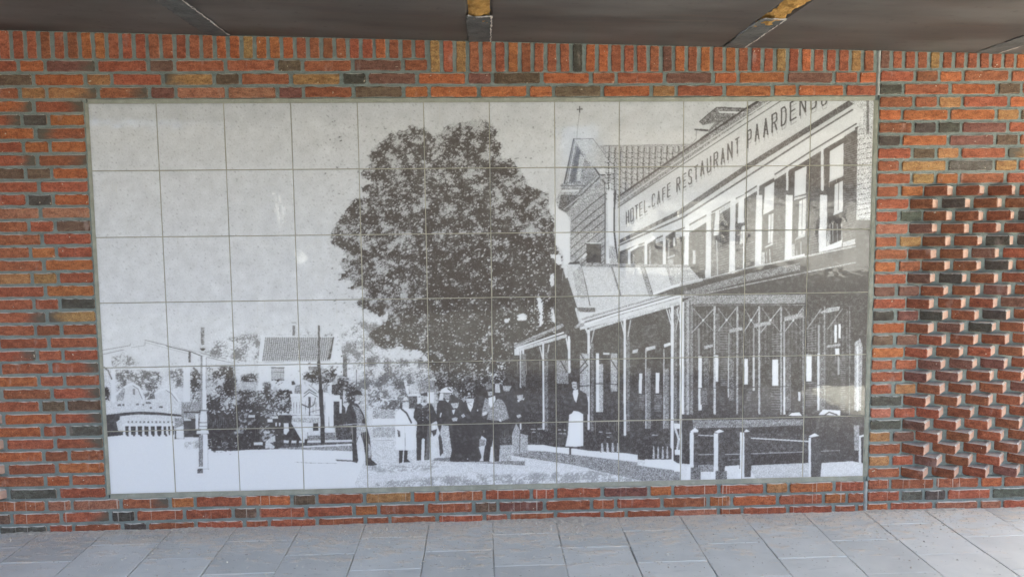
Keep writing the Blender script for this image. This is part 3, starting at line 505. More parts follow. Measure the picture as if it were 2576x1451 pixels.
class MB:                                            # mesh builder
    def __init__(s): s.v = []; s.f = []
    def add(s, v, f):
        n = len(s.v); s.v += [tuple(q) for q in v]; s.f += [tuple(i+n for i in q) for q in f]
    def box(s, x0, y0, z0, x1, y1, z1):
        s.add([(x0,y0,z0),(x1,y0,z0),(x1,y1,z0),(x0,y1,z0),(x0,y0,z1),(x1,y0,z1),(x1,y1,z1),(x0,y1,z1)],
              [(0,3,2,1),(4,5,6,7),(0,1,5,4),(1,2,6,5),(2,3,7,6),(3,0,4,7)])
    def put(s, me, M):
        n = len(s.v); s.v += [tuple(M @ v.co) for v in me.vertices]; s.f += [tuple(i+n for i in p.vertices) for p in me.polygons]
    def mesh(s, name, mat=None, smooth=False): return mesh(name, s.v, s.f, mat, smooth)
# node helper
class NT:
    def __init__(s, name):
        s.m = bpy.data.materials.new(name); s.m.use_nodes = True; s.t = s.m.node_tree; s.b = s.t.nodes['Principled BSDF']
    def n(s, typ, **kw):
        nd = s.t.nodes.new('ShaderNode'+typ)
        for k, v in kw.items():
            if k.startswith('i_'): 
                key = k[2:]; key = int(key) if key.isdigit() else key
                if hasattr(v, 'is_output'): s.t.links.new(v, nd.inputs[key])
                else: nd.inputs[key].default_value = v
            else: setattr(nd, k, v)
        return nd
    def l(s, a, b): s.t.links.new(a, b)
    def noise(s, vec, scale, detail=3, rough=.55, dist=0):
        nd = s.n('TexNoise', i_Scale=scale, i_Detail=detail, i_Roughness=rough, i_Distortion=dist); s.l(vec, nd.inputs['Vector']); return nd.outputs['Fac']
    def ramp(s, fac, *stops):
        r = s.n('ValToRGB'); s.l(fac, r.inputs[0]); e = r.color_ramp.elements
        while len(e) < len(stops): e.new(.5)
        for el, (p, c) in zip(e, stops):
            el.position = p; el.color = (c, c, c, 1) if not isinstance(c, tuple) else (*c, 1)
        return r.outputs[0]
    def mix(s, fac, a, b, mode='MIX'):
        m = s.n('Mix', data_type='RGBA', blend_type=mode)
        for v, k in ((fac, 0), (a, 6), (b, 7)):
            if hasattr(v, 'is_output'): s.l(v, m.inputs[k])
            else: m.inputs[k].default_value = v if k == 0 else ((*v, 1) if len(v) == 3 else v)
        return m.outputs[2]
    def math(s, op, a, b=0.0, clamp=False):
        m = s.n('Math', operation=op, use_clamp=clamp)
        for v, k in ((a, 0), (b, 1)):
            if hasattr(v, 'is_output'): s.l(v, m.inputs[k])
            else: m.inputs[k].default_value = v
        return m.outputs[0]
    def map(s, vec, scale=(1,1,1), loc=(0,0,0)):
        m = s.n('Mapping'); m.inputs['Scale'].default_value = scale; m.inputs['Location'].default_value = loc; s.l(vec, m.inputs[0]); return m.outputs[0]
    def bump(s, h, strength, dist, prev=None):
        b = s.n('Bump'); b.inputs['Strength'].default_value = strength; b.inputs['Distance'].default_value = dist; s.l(h, b.inputs['Height'])
        if prev is not None: s.l(prev, b.inputs['Normal'])
        return b.outputs[0]

# ---------------------------------------------------------------- materials
def mat_brick():
    t = NT('fired_brick'); pos = t.n('NewGeometry').outputs['Position']; oi = t.n('ObjectInfo'); oc = t.n('TexCoord').outputs['Object']
    base = t.mix(1.0, oi.outputs['Color'], (.92, .98, 1.0), 'MULTIPLY')
    f1 = t.noise(t.map(pos, (.75,1,1.3)), 46, 5, .68); f2 = t.noise(pos, 170, 3, .7); f3 = t.noise(t.map(pos, (1,1,2.2)), 11, 2)
    c = t.mix(t.ramp(f1, (.36, 0), (.64, 1)), t.mix(1.0, base, (.66, .58, .56), 'MULTIPLY'), t.mix(1.0, base, (1.16, 1.16, 1.14), 'MULTIPLY'))
    c = t.mix(t.math('MULTIPLY', t.ramp(f3, (.55, 0), (.75, 1)), .22), c, (.10, .055, .04)); c = t.mix(1.0, c, t.ramp(f2, (.34, .66), (.66, 1.24)), 'MULTIPLY')
    # fired darker at one end on the bricks whose alpha says so
    sx = t.n('SeparateXYZ'); t.l(oc, sx.inputs[0])
    fl = t.math('MULTIPLY', sx.outputs[0], t.math('MULTIPLY', t.math('SUBTRACT', oi.outputs['Alpha'], .5), 34.0))
    fl = t.math('ADD', fl, t.math('MULTIPLY', t.math('SUBTRACT', f3, .5), 1.2))
    isf = t.math('LESS_THAN', oi.outputs['Alpha'], .95)
    c = t.mix(t.math('MULTIPLY', t.math('MULTIPLY', t.math('SUBTRACT', fl, .15, True), 1.5, True), isf), c, (.105, .088, .068))
    # pores, lime specks, lime bloom
    c = t.mix(t.math('MULTIPLY', t.ramp(f2, (.31, 1), (.37, 0)), .75), c, (.05, .03, .022))
    sp = t.noise(pos, 62, 1, .5); c = t.mix(t.ramp(sp, (.775, 0), (.795, 1)), c, (.50, .42, .32))
    bl = t.noise(t.map(pos, (2.2, 1, .8)), 9, 3, .6); c = t.mix(t.math('MULTIPLY', t.ramp(bl, (.62, 0), (.76, 1)), .36), c, (.48, .36, .32))
    # bed faces of the bricks keep a film of mortar; right-hand sides are a paler pink
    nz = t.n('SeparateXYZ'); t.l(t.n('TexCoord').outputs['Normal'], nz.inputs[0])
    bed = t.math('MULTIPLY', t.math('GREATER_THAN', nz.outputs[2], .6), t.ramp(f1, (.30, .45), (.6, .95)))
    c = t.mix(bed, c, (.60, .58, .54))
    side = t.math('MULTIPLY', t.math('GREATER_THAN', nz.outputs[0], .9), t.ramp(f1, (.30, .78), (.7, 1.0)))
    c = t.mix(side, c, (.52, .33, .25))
    rim = t.math('MULTIPLY', t.math('GREATER_THAN', t.math('ADD', t.math('ABSOLUTE', nz.outputs[0]), t.math('ABSOLUTE', nz.outputs[2])), .45), t.ramp(f1, (.45, 0), (.62, .16)))
    c = t.mix(rim, c, (.46, .38, .32))
    # mortar runs below the mural
    sp3 = t.n('SeparateXYZ'); t.l(pos, sp3.inputs[0])
    zz = t.math('LESS_THAN', sp3.outputs[2], .168); dr = t.noise(t.map(pos, (90, 1, 2.0)), 1.0, 2, .5)
    c = t.mix(t.math('MULTIPLY', t.math('MULTIPLY', t.ramp(dr, (.63, 0), (.68, 1)), zz), .5), c, (.55, .50, .43))
    t.l(c, t.b.inputs['Base Color']); t.b.inputs['Roughness'].default_value = .86; t.b.inputs['Specular IOR Level'].default_value = .25
    h = t.math('ADD', t.math('MULTIPLY', f1, 1.0), t.math('MULTIPLY', f2, .45)); t.l(t.bump(h, 1.0, .006), t.b.inputs['Normal'])
    return t.m
def mat_mortar(name, col, sc=1.0):
    t = NT(name); pos = t.n('NewGeometry').outputs['Position']
    a = t.noise(pos, 16, 4, .6); b = t.noise(pos, 260, 2, .6); e = t.noise(pos, 45, 3, .6)
    c = t.mix(t.ramp(a, (.3, 0), (.7, 1)), tuple(x*.80 for x in col), tuple(x*1.14 for x in col)); c = t.mix(t.math('MULTIPLY', t.ramp(b, (.60, 0), (.72, 1)), .35), c, (.12, .125, .115)); lo = t.noise(pos, 2.3, 3, .6); c = t.mix(t.math('MULTIPLY', t.ramp(lo, (.52, 0), (.72, 1)), .28), c, (.36, .34, .29))
    c = t.mix(t.math('MULTIPLY', t.ramp(e, (.60, 0), (.72, 1)), .30), c, (.42, .43, .40))
    t.l(c, t.b.inputs['Base Color']); t.b.inputs['Roughness'].default_value = .9; t.b.inputs['Specular IOR Level'].default_value = .2
    t.l(t.bump(t.math('ADD', t.math('MULTIPLY', e, 1.4), t.math('MULTIPLY', b, .5)), .9*sc, .008), t.b.inputs['Normal']); return t.m
def mat_tile(img):
    t = NT('glazed_printed_tile'); uv = t.n('UVMap').outputs[0]; pos = t.n('NewGeometry').outputs['Position']
    im = t.n('TexImage', image=img, interpolation='Linear', extension='EXTEND'); t.l(uv, im.inputs[0])
    # cement haze and thin grout runs left on the glaze
    hz = t.noise(t.map(pos, (3.2, 1, 1.4)), 1.6, 3, .6); c = t.mix(t.math('MULTIPLY', t.ramp(hz, (.50, 0), (.72, 1)), .055), im.outputs[0], (.60, .60, .56))
    rn = t.noise(t.map(pos, (120, 1, 3.0)), 1.0, 1, .5); sxyz = t.n('SeparateXYZ'); t.l(pos, sxyz.inputs[0])
    fr = t.math('FRACT', t.math('DIVIDE', t.math('SUBTRACT', Z0+.909, sxyz.outputs[2]), .303)); low = t.math('LESS_THAN', fr, t.math('MULTIPLY', hz, .55))
    side = t.math('GREATER_THAN', t.noise(t.map(pos, (1, 1, 3.3)), 1.3, 1, .5), .5)
    c = t.mix(t.math('MULTIPLY', t.math('MULTIPLY', t.math('MULTIPLY', t.ramp(rn, (.64, 0), (.70, 1)), low), side), .34), c, (.50, .48, .43))
    t.l(c, t.b.inputs['Base Color']); t.b.inputs['Roughness'].default_value = .07; t.b.inputs['Specular IOR Level'].default_value = .5
    sm = t.noise(t.map(pos, (1, 1, 2.5)), 5, 3, .6); t.l(t.math('ADD', t.math('MULTIPLY', t.ramp(sm, (.5, 0), (.75, 1)), .10), .03), t.b.inputs['Roughness'])
    t.l(t.bump(t.noise(pos, 26, 1, .4), .035, .01), t.b.inputs['Normal']); return t.m
def mat_slab():
    t = NT('concrete_paver'); pos = t.n('NewGeometry').outputs['Position']; oi = t.n('ObjectInfo')
    a = t.noise(pos, 5, 4, .6); b = t.noise(pos, 300, 2, .6); e = t.noise(t.map(pos, (1, 2.6, 1)), 7, 4, .62); f = t.noise(pos, 38, 4, .65)
    c = t.mix(t.ramp(a, (.3, 0), (.7, 1)), (.56, .56, .53), (.66, .655, .62))
    c = t.mix(1.0, c, t.ramp(oi.outputs['Random'], (0, .88), (1, 1.08)), 'MULTIPLY')
    # bedding sand swept over the slabs, thickest against the wall
    sx = t.n('SeparateXYZ'); t.l(pos, sx.inputs[0])
    near = t.math('MULTIPLY', t.math('ADD', sx.outputs[1], .30), .55)
    mid = t.math('MULTIPLY', t.math('ABSOLUTE', t.math('SUBTRACT', sx.outputs[0], .15)), -.035)
    sd = t.math('ADD', t.math('ADD', e, t.math('MULTIPLY', f, .28)), t.math('ADD', near, mid))
    smask = t.math('MULTIPLY', t.math('SUBTRACT', sd, .605, True), 6.0, True)
    c = t.mix(t.math('MULTIPLY', t.math('MULTIPLY', smask, t.ramp(f, (.32, .45), (.55, 1.0))), .9), c, (.70, .615, .51))
    st = t.noise(t.map(pos, (1.2, 5, 1)), 6, 3, .6); c = t.mix(t.math('MULTIPLY', t.ramp(st, (.62, 0), (.74, 1)), .35), c, (.33, .34, .335))
    sp = t.noise(t.map(pos, (1, 1.8, 1)), 46, 2, .5); c = t.mix(t.math('MULTIPLY', t.ramp(sp, (.70, 0), (.735, 1)), .6), c, (.18, .18, .165))
    t.l(c, t.b.inputs['Base Color']); t.b.inputs['Roughness'].default_value = .72; t.b.inputs['Specular IOR Level'].default_value = .35
    h = t.math('ADD', t.math('MULTIPLY', b, .25), t.math('MULTIPLY', t.math('MULTIPLY', f, smask), 2.2)); t.l(t.bump(h, .45, .004), t.b.inputs['Normal']); return t.m
def mat_deck():
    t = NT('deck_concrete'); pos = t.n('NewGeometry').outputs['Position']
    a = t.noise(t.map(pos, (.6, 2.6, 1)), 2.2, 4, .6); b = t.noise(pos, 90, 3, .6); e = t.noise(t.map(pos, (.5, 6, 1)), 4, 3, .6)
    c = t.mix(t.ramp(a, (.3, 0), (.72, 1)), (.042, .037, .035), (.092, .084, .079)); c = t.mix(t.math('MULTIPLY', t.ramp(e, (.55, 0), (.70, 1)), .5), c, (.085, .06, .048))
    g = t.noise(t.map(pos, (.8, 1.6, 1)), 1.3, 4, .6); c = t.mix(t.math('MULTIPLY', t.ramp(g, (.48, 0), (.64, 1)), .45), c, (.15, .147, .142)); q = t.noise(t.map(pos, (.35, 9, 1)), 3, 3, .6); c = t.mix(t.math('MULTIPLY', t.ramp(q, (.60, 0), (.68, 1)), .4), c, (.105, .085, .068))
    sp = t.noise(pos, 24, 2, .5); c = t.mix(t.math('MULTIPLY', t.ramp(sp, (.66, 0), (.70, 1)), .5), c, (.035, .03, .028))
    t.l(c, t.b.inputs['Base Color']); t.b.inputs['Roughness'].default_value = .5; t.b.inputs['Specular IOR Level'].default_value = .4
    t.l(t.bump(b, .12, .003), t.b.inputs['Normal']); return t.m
def mat_simple(name, c1, c2, scale, rough=.8, bump=.3, dist=.004, spec=.3):
    t = NT(name); pos = t.n('NewGeometry').outputs['Position']; a = t.noise(pos, scale, 4, .6); b = t.noise(pos, scale*6, 3, .6)
    t.l(t.mix(t.ramp(a, (.3, 0), (.7, 1)), c1, c2), t.b.inputs['Base Color']); t.b.inputs['Roughness'].default_value = rough; t.b.inputs['Specular IOR Level'].default_value = spec
    t.l(t.bump(t.math('ADD', a, t.math('MULTIPLY', b, .4)), bump, dist), t.b.inputs['Normal']); return t.m

MBR = mat_brick(); MMO = mat_mortar('pointing_mortar', (.19, .222, .208)); MFR = mat_mortar('mural_bed_mortar', (.285, .285, .235), .6); MGR = mat_mortar('tile_grout', (.33, .31, .25), .4)
MSL = mat_slab(); MDK = mat_deck(); MSAND = mat_simple('bedding_sand', (.36, .33, .285), (.60, .555, .48), 60, .95, .6)
MTAPE = mat_simple('bitumen_tape', (.060, .062, .062), (.105, .105, .102), 14, .62, .8, .010); MFOAM = mat_simple('polyurethane_foam', (.36, .18, .045), (.52, .30, .09), 30, .75, 1.0, .02)
MSEAL = mat_simple('grey_sealant', (.27, .275, .26), (.36, .365, .35), 30, .5, .3); MGND = mat_simple('outdoor_paving', (.06, .06, .058), (.095, .095, .09), 3, .9, .2)
MABUT = mat_simple('far_concrete', (.055, .05, .046), (.085, .08, .074), 2.5, .8, .2); MLIP = mat_simple('foam_lip', (.42, .38, .34), (.55, .5, .46), 40, .8, .6)

# ---------------------------------------------------------------- brick meshes
PAL = dict(r=(.345,.110,.060), o=(.42,.138,.058), y=(.38,.195,.085), b=(.165,.102,.070), d=(.098,.080,.068), p=(.205,.094,.070), g=(.120,.112,.090), s=(.27,.095,.052), k=(.39,.155,.098))
def brick_mesh(name, wd, ht, dp, seed, mat=MBR, rough=1.0):
    # hand-made brick: uneven outline, rounded arrises, slightly pillowed face; front face at y=0 looking to -y
    r = random.Random(seed); pts = []
    nx, nz = (7 if wd > .13 else 4 if wd > .06 else 2), (2 if ht < .08 else 6)
    hw, hh = wd/2, ht/2; cr = min(.0045, hw*.3, hh*.3)
    def edge(x0, z0, x1, z1, n):
        nxn, nzn = (z1-z0), -(x1-x0); L = math.hypot(nxn, nzn); nxn /= L; nzn /= L
        for i in range(n+1):
            f = i/n; j = r.uniform(-.0018, .0012)*rough if 0 < i < n else 0
            pts.append((x0+(x1-x0)*f+nxn*j, z0+(z1-z0)*f+nzn*j))
    c = [r.uniform(.6, 1.9)*cr for _ in range(4)]
    edge(-hw+c[0], -hh, hw-c[1], -hh, nx); edge(hw, -hh+c[1], hw, hh-c[2], nz); edge(hw-c[2], hh, -hw+c[3], hh, nx); edge(-hw, hh-c[3], -hw, -hh+c[0], nz)
    n = len(pts); bev = .0032
    v = []; f = []
    for x, z in pts:                                  # inner ring (face), outer ring (arris), back ring
        v.append((x*(1-bev/hw), r.uniform(-.0006, .0008)*rough, z*(1-bev/hh)))
    for x, z in pts: v.append((x, bev*.9, z))
    for x, z in pts: v.append((x, dp, z))
    f.append(tuple(range(n)))
    for k in (0, 1):
        for i in range(n):
            j = (i+1) % n; f.append((k*n+i, (k+1)*n+i, (k+1)*n+j, k*n+j))
    me = mesh(name, v, f, mat)
    bm = bmesh.new(); bm.from_mesh(me); bmesh.ops.recalc_face_normals(bm, faces=bm.faces); bm.to_mesh(me); bm.free()
    return me
SW, HW, TW, BH = .2115, .1015, .1555, .0478
VAR = {'S':[brick_mesh('brick_stretcher', SW, BH, .06, 100+i) for i in range(10)], 'H':[brick_mesh('brick_header', HW, BH, .06, 200+i) for i in range(8)],
       'T':[brick_mesh('brick_three_quarter', TW, BH, .06, 300+i) for i in range(8)], 'V':[brick_mesh('brick_soldier', .0415, .16, .06, 400+i) for i in range(10)]}
WID = dict(S=SW, H=HW, T=TW)
FACE = -.0065                                        # brick faces stand proud of the mortar
MOR = -.001
def colour(code):
    c = PAL[code[0]]; k = rnd.uniform(.86, 1.12); h = rnd.uniform(-.06, .06)
    a = 1.0
    if len(code) > 1: a = .75 if code[1] == '>' else .25
    return (min(c[0]*k*(1+h), 1), c[1]*k*(1-h), c[2]*k, a)
def lay(parent, kind, x0, x1, z, code, name='brick', face=FACE):
    me = rnd.choice(VAR[kind]); wd = x1-x0
    return obj(name, me, parent, ((x0+x1)/2, face+rnd.uniform(-.0022, .0018), z+rnd.uniform(-.0011, .0011)), (rnd.uniform(-.012, .012), rnd.uniform(-.010, .010), rnd.uniform(-.006, .006)), (wd/WID[kind], 1, 1), colour(code))
ROW = lambda k: Z0 + 1.074 - .0597*k
PS, PH = .2285, .1165                                # pitch of stretcher and header

# ================================================================ left wall (carries the mural)
wall_l = empty('brick_wall', (0, 0, 0), 'long red brick wall with upright top course framing the tiled mural', 'wall')
XJ = 1.8265                                          # movement joint between the two walls
XM = 1.8365                                          # half width of the mural bed
ZM = .928                                            # half height of the mural bed
deckz = lambda x: Z0 + 1.181 - .0236*x               # underside of the deck at the wall
def slabpoly(mb, x0, x1, z0, z1, y, back=.25, top=None):
    za = z1 if top is None else top(x0); zb = z1 if top is None else top(x1)
    mb.add([(x0,y,z0),(x1,y,z0),(x1,y,zb),(x0,y,za),(x0,back,z0),(x1,back,z0),(x1,back,zb),(x0,back,za)], [(0,1,2,3),(5,4,7,6),(4,0,3,7),(1,5,6,2),(3,2,6,7),(4,5,1,0)])
mb = MB()
LX, LSAW = -7.0, -2.297                              # left end; right end of the left sawtooth panel
KP0, KP1 = 10, 33                                    # courses of the sawtooth panels
zt, zb = ROW(KP0)+.030, ROW(KP1)-.030
slabpoly(mb, LX, XJ, Z0+ZM, 0, MOR, top=lambda x: deckz(x)+.05)
slabpoly(mb, LX, XJ, -.3, Z0-ZM, MOR)
slabpoly(mb, LSAW+.012, -XM+.012, Z0-ZM, Z0+ZM, MOR); slabpoly(mb, LX, LSAW+.012, zt, Z0+ZM, MOR); slabpoly(mb, LX, LSAW+.012, Z0-ZM, zb, MOR); slabpoly(mb, LX, LSAW+.012, zb, zt, .012)
slabpoly(mb, -XM+.012, XM-.02, Z0-ZM, Z0+ZM, .02)
slabpoly(mb, 1.80, 1.85, -.3, 0, .006, back=.24, top=lambda x: deckz(x)+.04)
obj('mortar', mb.mesh('mortar', MMO), wall_l)
def run(parent, k, x, toks, stop=None):
    z = ROW(k)
    for tk in toks.split():
        kd, code = tk[0], tk[1:]; w_ = WID[kd]; p_ = PS if kd == 'S' else PH if kd == 'H' else .172
        x1 = x + w_
        if stop is not None: x1 = min(x1, stop)
        if x1 - x > .02: lay(parent, kd, x, x1, z, code)
        x += p_
run(wall_l, 0, -2.333, 'Sr Ho Sp> Sr Hb Sr Sr Hb Sr Sp Hr')
run(wall_l, 1, -2.270, 'Sb So Hy Sr Sy< Hb Sr Sy Hd Sp So Hp Sb So Hr Sr Sp Ho So Sp Hr So', 1.820)
run(wall_l, 2, -2.333, 'Sr Hy Sy> Sr> Hp Sk Sk Hp Sr Sb Ho So So Ho Sb So Hy Sr So Ho So Sr', 1.820)
strip = {3:('o>','r>'),5:('o','r<'),7:('r>','r>'),9:('r','r'),11:('k','k'),13:('r','r'),15:('r','o'),17:('r','o'),19:('r>','y<'),21:('r','r'),23:('r','r>'),25:('r','r>'),27:('o','r>'),29:('r','r>'),31:('s','o'),33:('g','r'),
         4:('r>','d','o'),6:('r','o','o'),8:('b','b','o'),10:('r','d','o'),12:('r','r','b'),14:('r','o','r'),16:('y<','y','r'),18:('r','r','d'),20:('r','s','r'),22:('r>','r','r'),24:('o','r','r'),26:('r','b','b'),28:('o','r','g'),30:('o','s','r'),32:('r','o','r')}
for k, cs in strip.items():
    z = ROW(k)
    if k % 2: lay(wall_l, 'S', -2.276, -2.065, z, cs[0]); lay(wall_l, 'S', -2.047, -1.8375, z, cs[1])
    else:
        if k < KP0 or k > KP1: lay(wall_l, 'S', -2.332, -2.120, z, cs[0])
        else: lay(wall_l, 'S', -2.332, -2.120, z, cs[0])
        lay(wall_l, 'H', -2.104, -2.003, z, cs[1]); lay(wall_l, 'T', -1.987, -1.8375, z, cs[2])
run(wall_l, 34, -2.334, 'Sr Hk Sk Sr> Ho Sr So Hb Sr Sy Ho Sr Sr Hr Sr Sp Ho Sr Sr Hy So Sr', 1.821)
run(wall_l, 35, -2.498, 'Sb Sr Sr> Hd Sr Sr Hb Sr Sr Ho Ss Sr Hb Sp Sr Hr Sr Sr Ho So Sr Ho Sr', 1.821)
run(wall_l, 36, -2.334, 'Sg Hr Sr Hd Sr Sr Hr Sr Sr Hr Sr Sr Hk Sr Sr Hr Sr Sk Hr Sr Sr Hr Sr', 1.821)
# upright course under the deck
sold = 'rrprrrrrroorrrrrrrrooyooorrsrrrorrr'; long_ = 'yryrrrorrrrdoorrrrporororrryrorrryr'
def soldier(parent, x, zbot, code):
    zt_ = deckz(x) - .002; h = zt_ - zbot
    me = rnd.choice(VAR['V'])
    obj('brick', me, parent, (x, FACE+rnd.uniform(-.002, .002), zbot+h/2), (rnd.uniform(-.01,.01), rnd.uniform(-.022,.022), rnd.uniform(-.01,.01)), (rnd.uniform(.96,1.06), 1, h/.16), colour(code))
n = len(sold); x = -.313
for i, c in enumerate(reversed(sold)): soldier(wall_l, x-i*.0598, Z0+1.1065, c)
for i, c in enumerate(long_):
    soldier(wall_l, -.2455+i*.0597, Z0+1.0435, c)
# left sawtooth panel: twisted headers, every one its own piece
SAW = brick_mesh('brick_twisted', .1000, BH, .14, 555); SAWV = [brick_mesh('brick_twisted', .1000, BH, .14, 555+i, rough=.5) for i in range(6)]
TW_A = math.radians(44.5); SP = .1565
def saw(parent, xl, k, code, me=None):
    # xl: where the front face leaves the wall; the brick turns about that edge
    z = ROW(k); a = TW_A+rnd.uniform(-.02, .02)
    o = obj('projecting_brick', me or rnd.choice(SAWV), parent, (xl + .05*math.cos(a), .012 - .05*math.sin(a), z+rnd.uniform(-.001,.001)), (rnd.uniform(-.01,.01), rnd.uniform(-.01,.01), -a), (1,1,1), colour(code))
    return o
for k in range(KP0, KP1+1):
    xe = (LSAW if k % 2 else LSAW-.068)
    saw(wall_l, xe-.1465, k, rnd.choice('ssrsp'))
# the same wall going on beyond the left edge of the view, as one part
ext = MB()
def extrow(mb_, k, xa, xb, sawrow, phase):
    x = xa + phase; i = 0
    while x < xb-.05:
        if sawrow:
            M = Matrix.Translation((x+.05*math.cos(TW_A), .012-.05*math.sin(TW_A), ROW(k))) @ Matrix.Rotation(-TW_A, 4, 'Z'); mb_.put(rnd.choice(SAWV), M); x += SP
        else:
            kd = 'H' if i % 3 == 2 else 'S'
            if x+WID[kd] > xb: break
            mb_.put(rnd.choice(VAR[kd]), Matrix.Translation((x+WID[kd]/2, FACE, ROW(k)))); x += PS if kd == 'S' else PH
        i += 1
for k in range(1, 37): 
    s_ = KP0 <= k <= KP1
    xb = (LSAW-.1465-.01 if k % 2 else LSAW-.068-.1465-.01) if s_ else -2.345 - (.17 if k == 35 else 0)
    n_ = int((xb - LX)/SP) if s_ else 0
    extrow(ext, k, xb - n_*SP if s_ else LX+.1+(k%4)*.13, xb+.06 if s_ else xb, s_, 0)
e = obj('brick_courses', ext.mesh('brick_courses', MBR), wall_l, color=(.36,.09,.042,1)); tag(e, kind='stuff')

# ================================================================ right wall
wall_r = empty('brick_wall', (0, 0, 0), 'brick wall right of the grey sealed joint with protruding twisted bricks', 'wall')
RX = 6.5; XR = 1.8395
mb = MB(); SAWX = 2.004
slabpoly(mb, XR, RX, zt+.005, 0, MOR, top=lambda x: deckz(x)+.05); slabpoly(mb, XR, RX, -.3, zb+.005, MOR); slabpoly(mb, XR, SAWX, zb+.005, zt+.005, MOR); slabpoly(mb, SAWX, RX, zb+.005, zt+.005, .012)
obj('mortar', mb.mesh('mortar', MMO), wall_r)
RO = .005                                            # this wall's courses sit a little higher
ROW0 = ROW; ROW = lambda k: ROW0(k) + RO
rr = {1:'Tr Hs Ho Sr Sr',3:'Tr Hr Hy Sr So',5:'Ts Hd Hd Sp Sr',7:'Tr Hb Hy Sr Sy<',9:'Tr Hy Ho Sr Sr',2:'Hd Sr So Hb Sr',4:'Ho So So Hy Sb',6:'Hd So Sp Hb Sr',8:'Hr Sy Sg Hy Sr',
      34:'Hr Sr Sr Ho Sr',35:'Tr Hg Hd Sr Sg',36:'Ho Sr Sk Hk Sr'}
for k, tk in rr.items(): run(wall_r, k, 1.8435, tk)
flush = {10:'r o',11:'r',12:'r g',13:'k',14:'r y',15:'r',16:'o r',17:'r',18:'p p',19:'r',20:'d p',21:'o',22:'b p',23:'o',24:'r r',25:'r',26:'r y',27:'g',28:'k r',29:'g',30:'y p',31:'r',32:'y r',33:'r'}
sawd = {11:[1],12:[3],14:[2,3],20:[0,2],21:[2],17:[1],16:[2]}
for k, cs in flush.items():
    cs = cs.split()
    if len(cs) == 2: lay(wall_r, 'H', 1.8435, 1.944, ROW(k), cs[0]); lay(wall_r, 'H', 1.9625, 2.064, ROW(k), cs[1])
    else: lay(wall_r, 'T', 1.8435, 1.997, ROW(k), cs[0])
    x = 2.0795 if k % 2 == 0 else 2.0115
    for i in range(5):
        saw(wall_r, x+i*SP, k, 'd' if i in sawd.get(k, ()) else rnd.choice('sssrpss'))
for i, c in enumerate('prrryrrrrrrorrrr'): soldier(wall_r, 1.8630+i*.0598, Z0+1.0560, c)
ext = MB()
for k in range(1, 37):
    s_ = KP0 <= k <= KP1
    xa = (2.0795 if k % 2 == 0 else 2.0115)+5*SP if s_ else 2.80 + (.0 if k % 2 else .12)
    extrow(ext, k, xa, RX-.1, s_, 0)
e = obj('brick_courses', ext.mesh('brick_courses', MBR), wall_r, color=(.36,.09,.042,1)); tag(e, kind='stuff')
ROW = ROW0
# sealant in the movement joint, above and below the mural
def bead(z0_, z1_):
    v = []; f = []; n_ = 26
    for i in range(n_+1):
        z = z0_+(z1_-z0_)*i/n_; w_ = .0072+rnd.uniform(-.0012, .0016); cx = 1.8330+rnd.uniform(-.0008,.0008)
        for j in range(5): a = math.pi*j/4; v.append((cx-w_*math.cos(a), -.0010-.006*math.sin(a)+rnd.uniform(-.0008,.0008), z))
    for i in range(n_):
        for j in range(4): q = i*5+j; f.append((q, q+1, q+6, q+5))
    return mesh('sealant_strip', v, f, MSEAL, True)
obj('sealant_strip', bead(Z0+ZM+.004, deckz(1.833)-.002), wall_l); obj('sealant_strip', bead(-.01, Z0-ZM-.004), wall_l)

# ================================================================ tiled mural
HM = np.array([[7.20710066e-01,-4.15757386e-02,-2.35989095e+02],[2.94698372e-03,7.23423387e-01,-3.00700828e+02],[-1.26495004e-05,-2.67523364e-05,1.0]])
rgb = paint_print(HM)
img = bpy.data.images.new('printed_street_view', MW, MH, alpha=False, float_buffer=True); img.colorspace_settings.name = 'Linear Rec.709'
buf = np.ones((MH, MW, 4), np.float32); buf[..., :3] = rgb[::-1]; img.pixels.foreach_set(buf.ravel()); img.update(); img.pack()
MTI = mat_tile(img)
mural = empty('tile_mural', (0, 0, Z0-.909), 'wide glazed tile mural printed with an old hotel street scene', 'mural')
TS = .303; G = .0021
for j in range(6):
    for i in range(12):
        x0, x1 = -1.818+i*TS+G, -1.818+(i+1)*TS-G; z1, z0 = .909-j*TS-G, .909-(j+1)*TS+G
        cx, cz = (x0+x1)/2, (z0+z1)/2; hx, hz = (x1-x0)/2, (z1-z0)/2; b = .0016
        v = [(-hx+b,0,-hz+b),(hx-b,0,-hz+b),(hx-b,0,hz-b),(-hx+b,0,hz-b),(-hx,.0012,-hz),(hx,.0012,-hz),(hx,.0012,hz),(-hx,.0012,hz),(-hx,.009,-hz),(hx,.009,-hz),(hx,.009,hz),(-hx,.009,hz)]
        f = [(0,1,2,3)]+[(4+k,4+(k+1)%4,(k+1)%4,k) for k in range(4)]+[(8+k,8+(k+1)%4,4+(k+1)%4,4+k) for k in range(4)]
        me = mesh('tile', v, f, MTI); uvl = me.uv_layers.new(name='UVMap')
        for lp in me.loops:
            co = me.vertices[lp.vertex_index].co; uvl.data[lp.index].uv = ((cx+co.x+1.818)/3.636, (cz+co.z+.909)/1.818)
        obj('tile', me, mural, (cx, rnd.uniform(-.0006, .0006), cz+.909), (rnd.uniform(-.004, .004), 0, rnd.uniform(-.004, .004)))
mb = MB(); mb.box(-1.822, .0016, -.004, 1.822, .016, 1.822); obj('grout', mb.mesh('grout', MGR), mural)
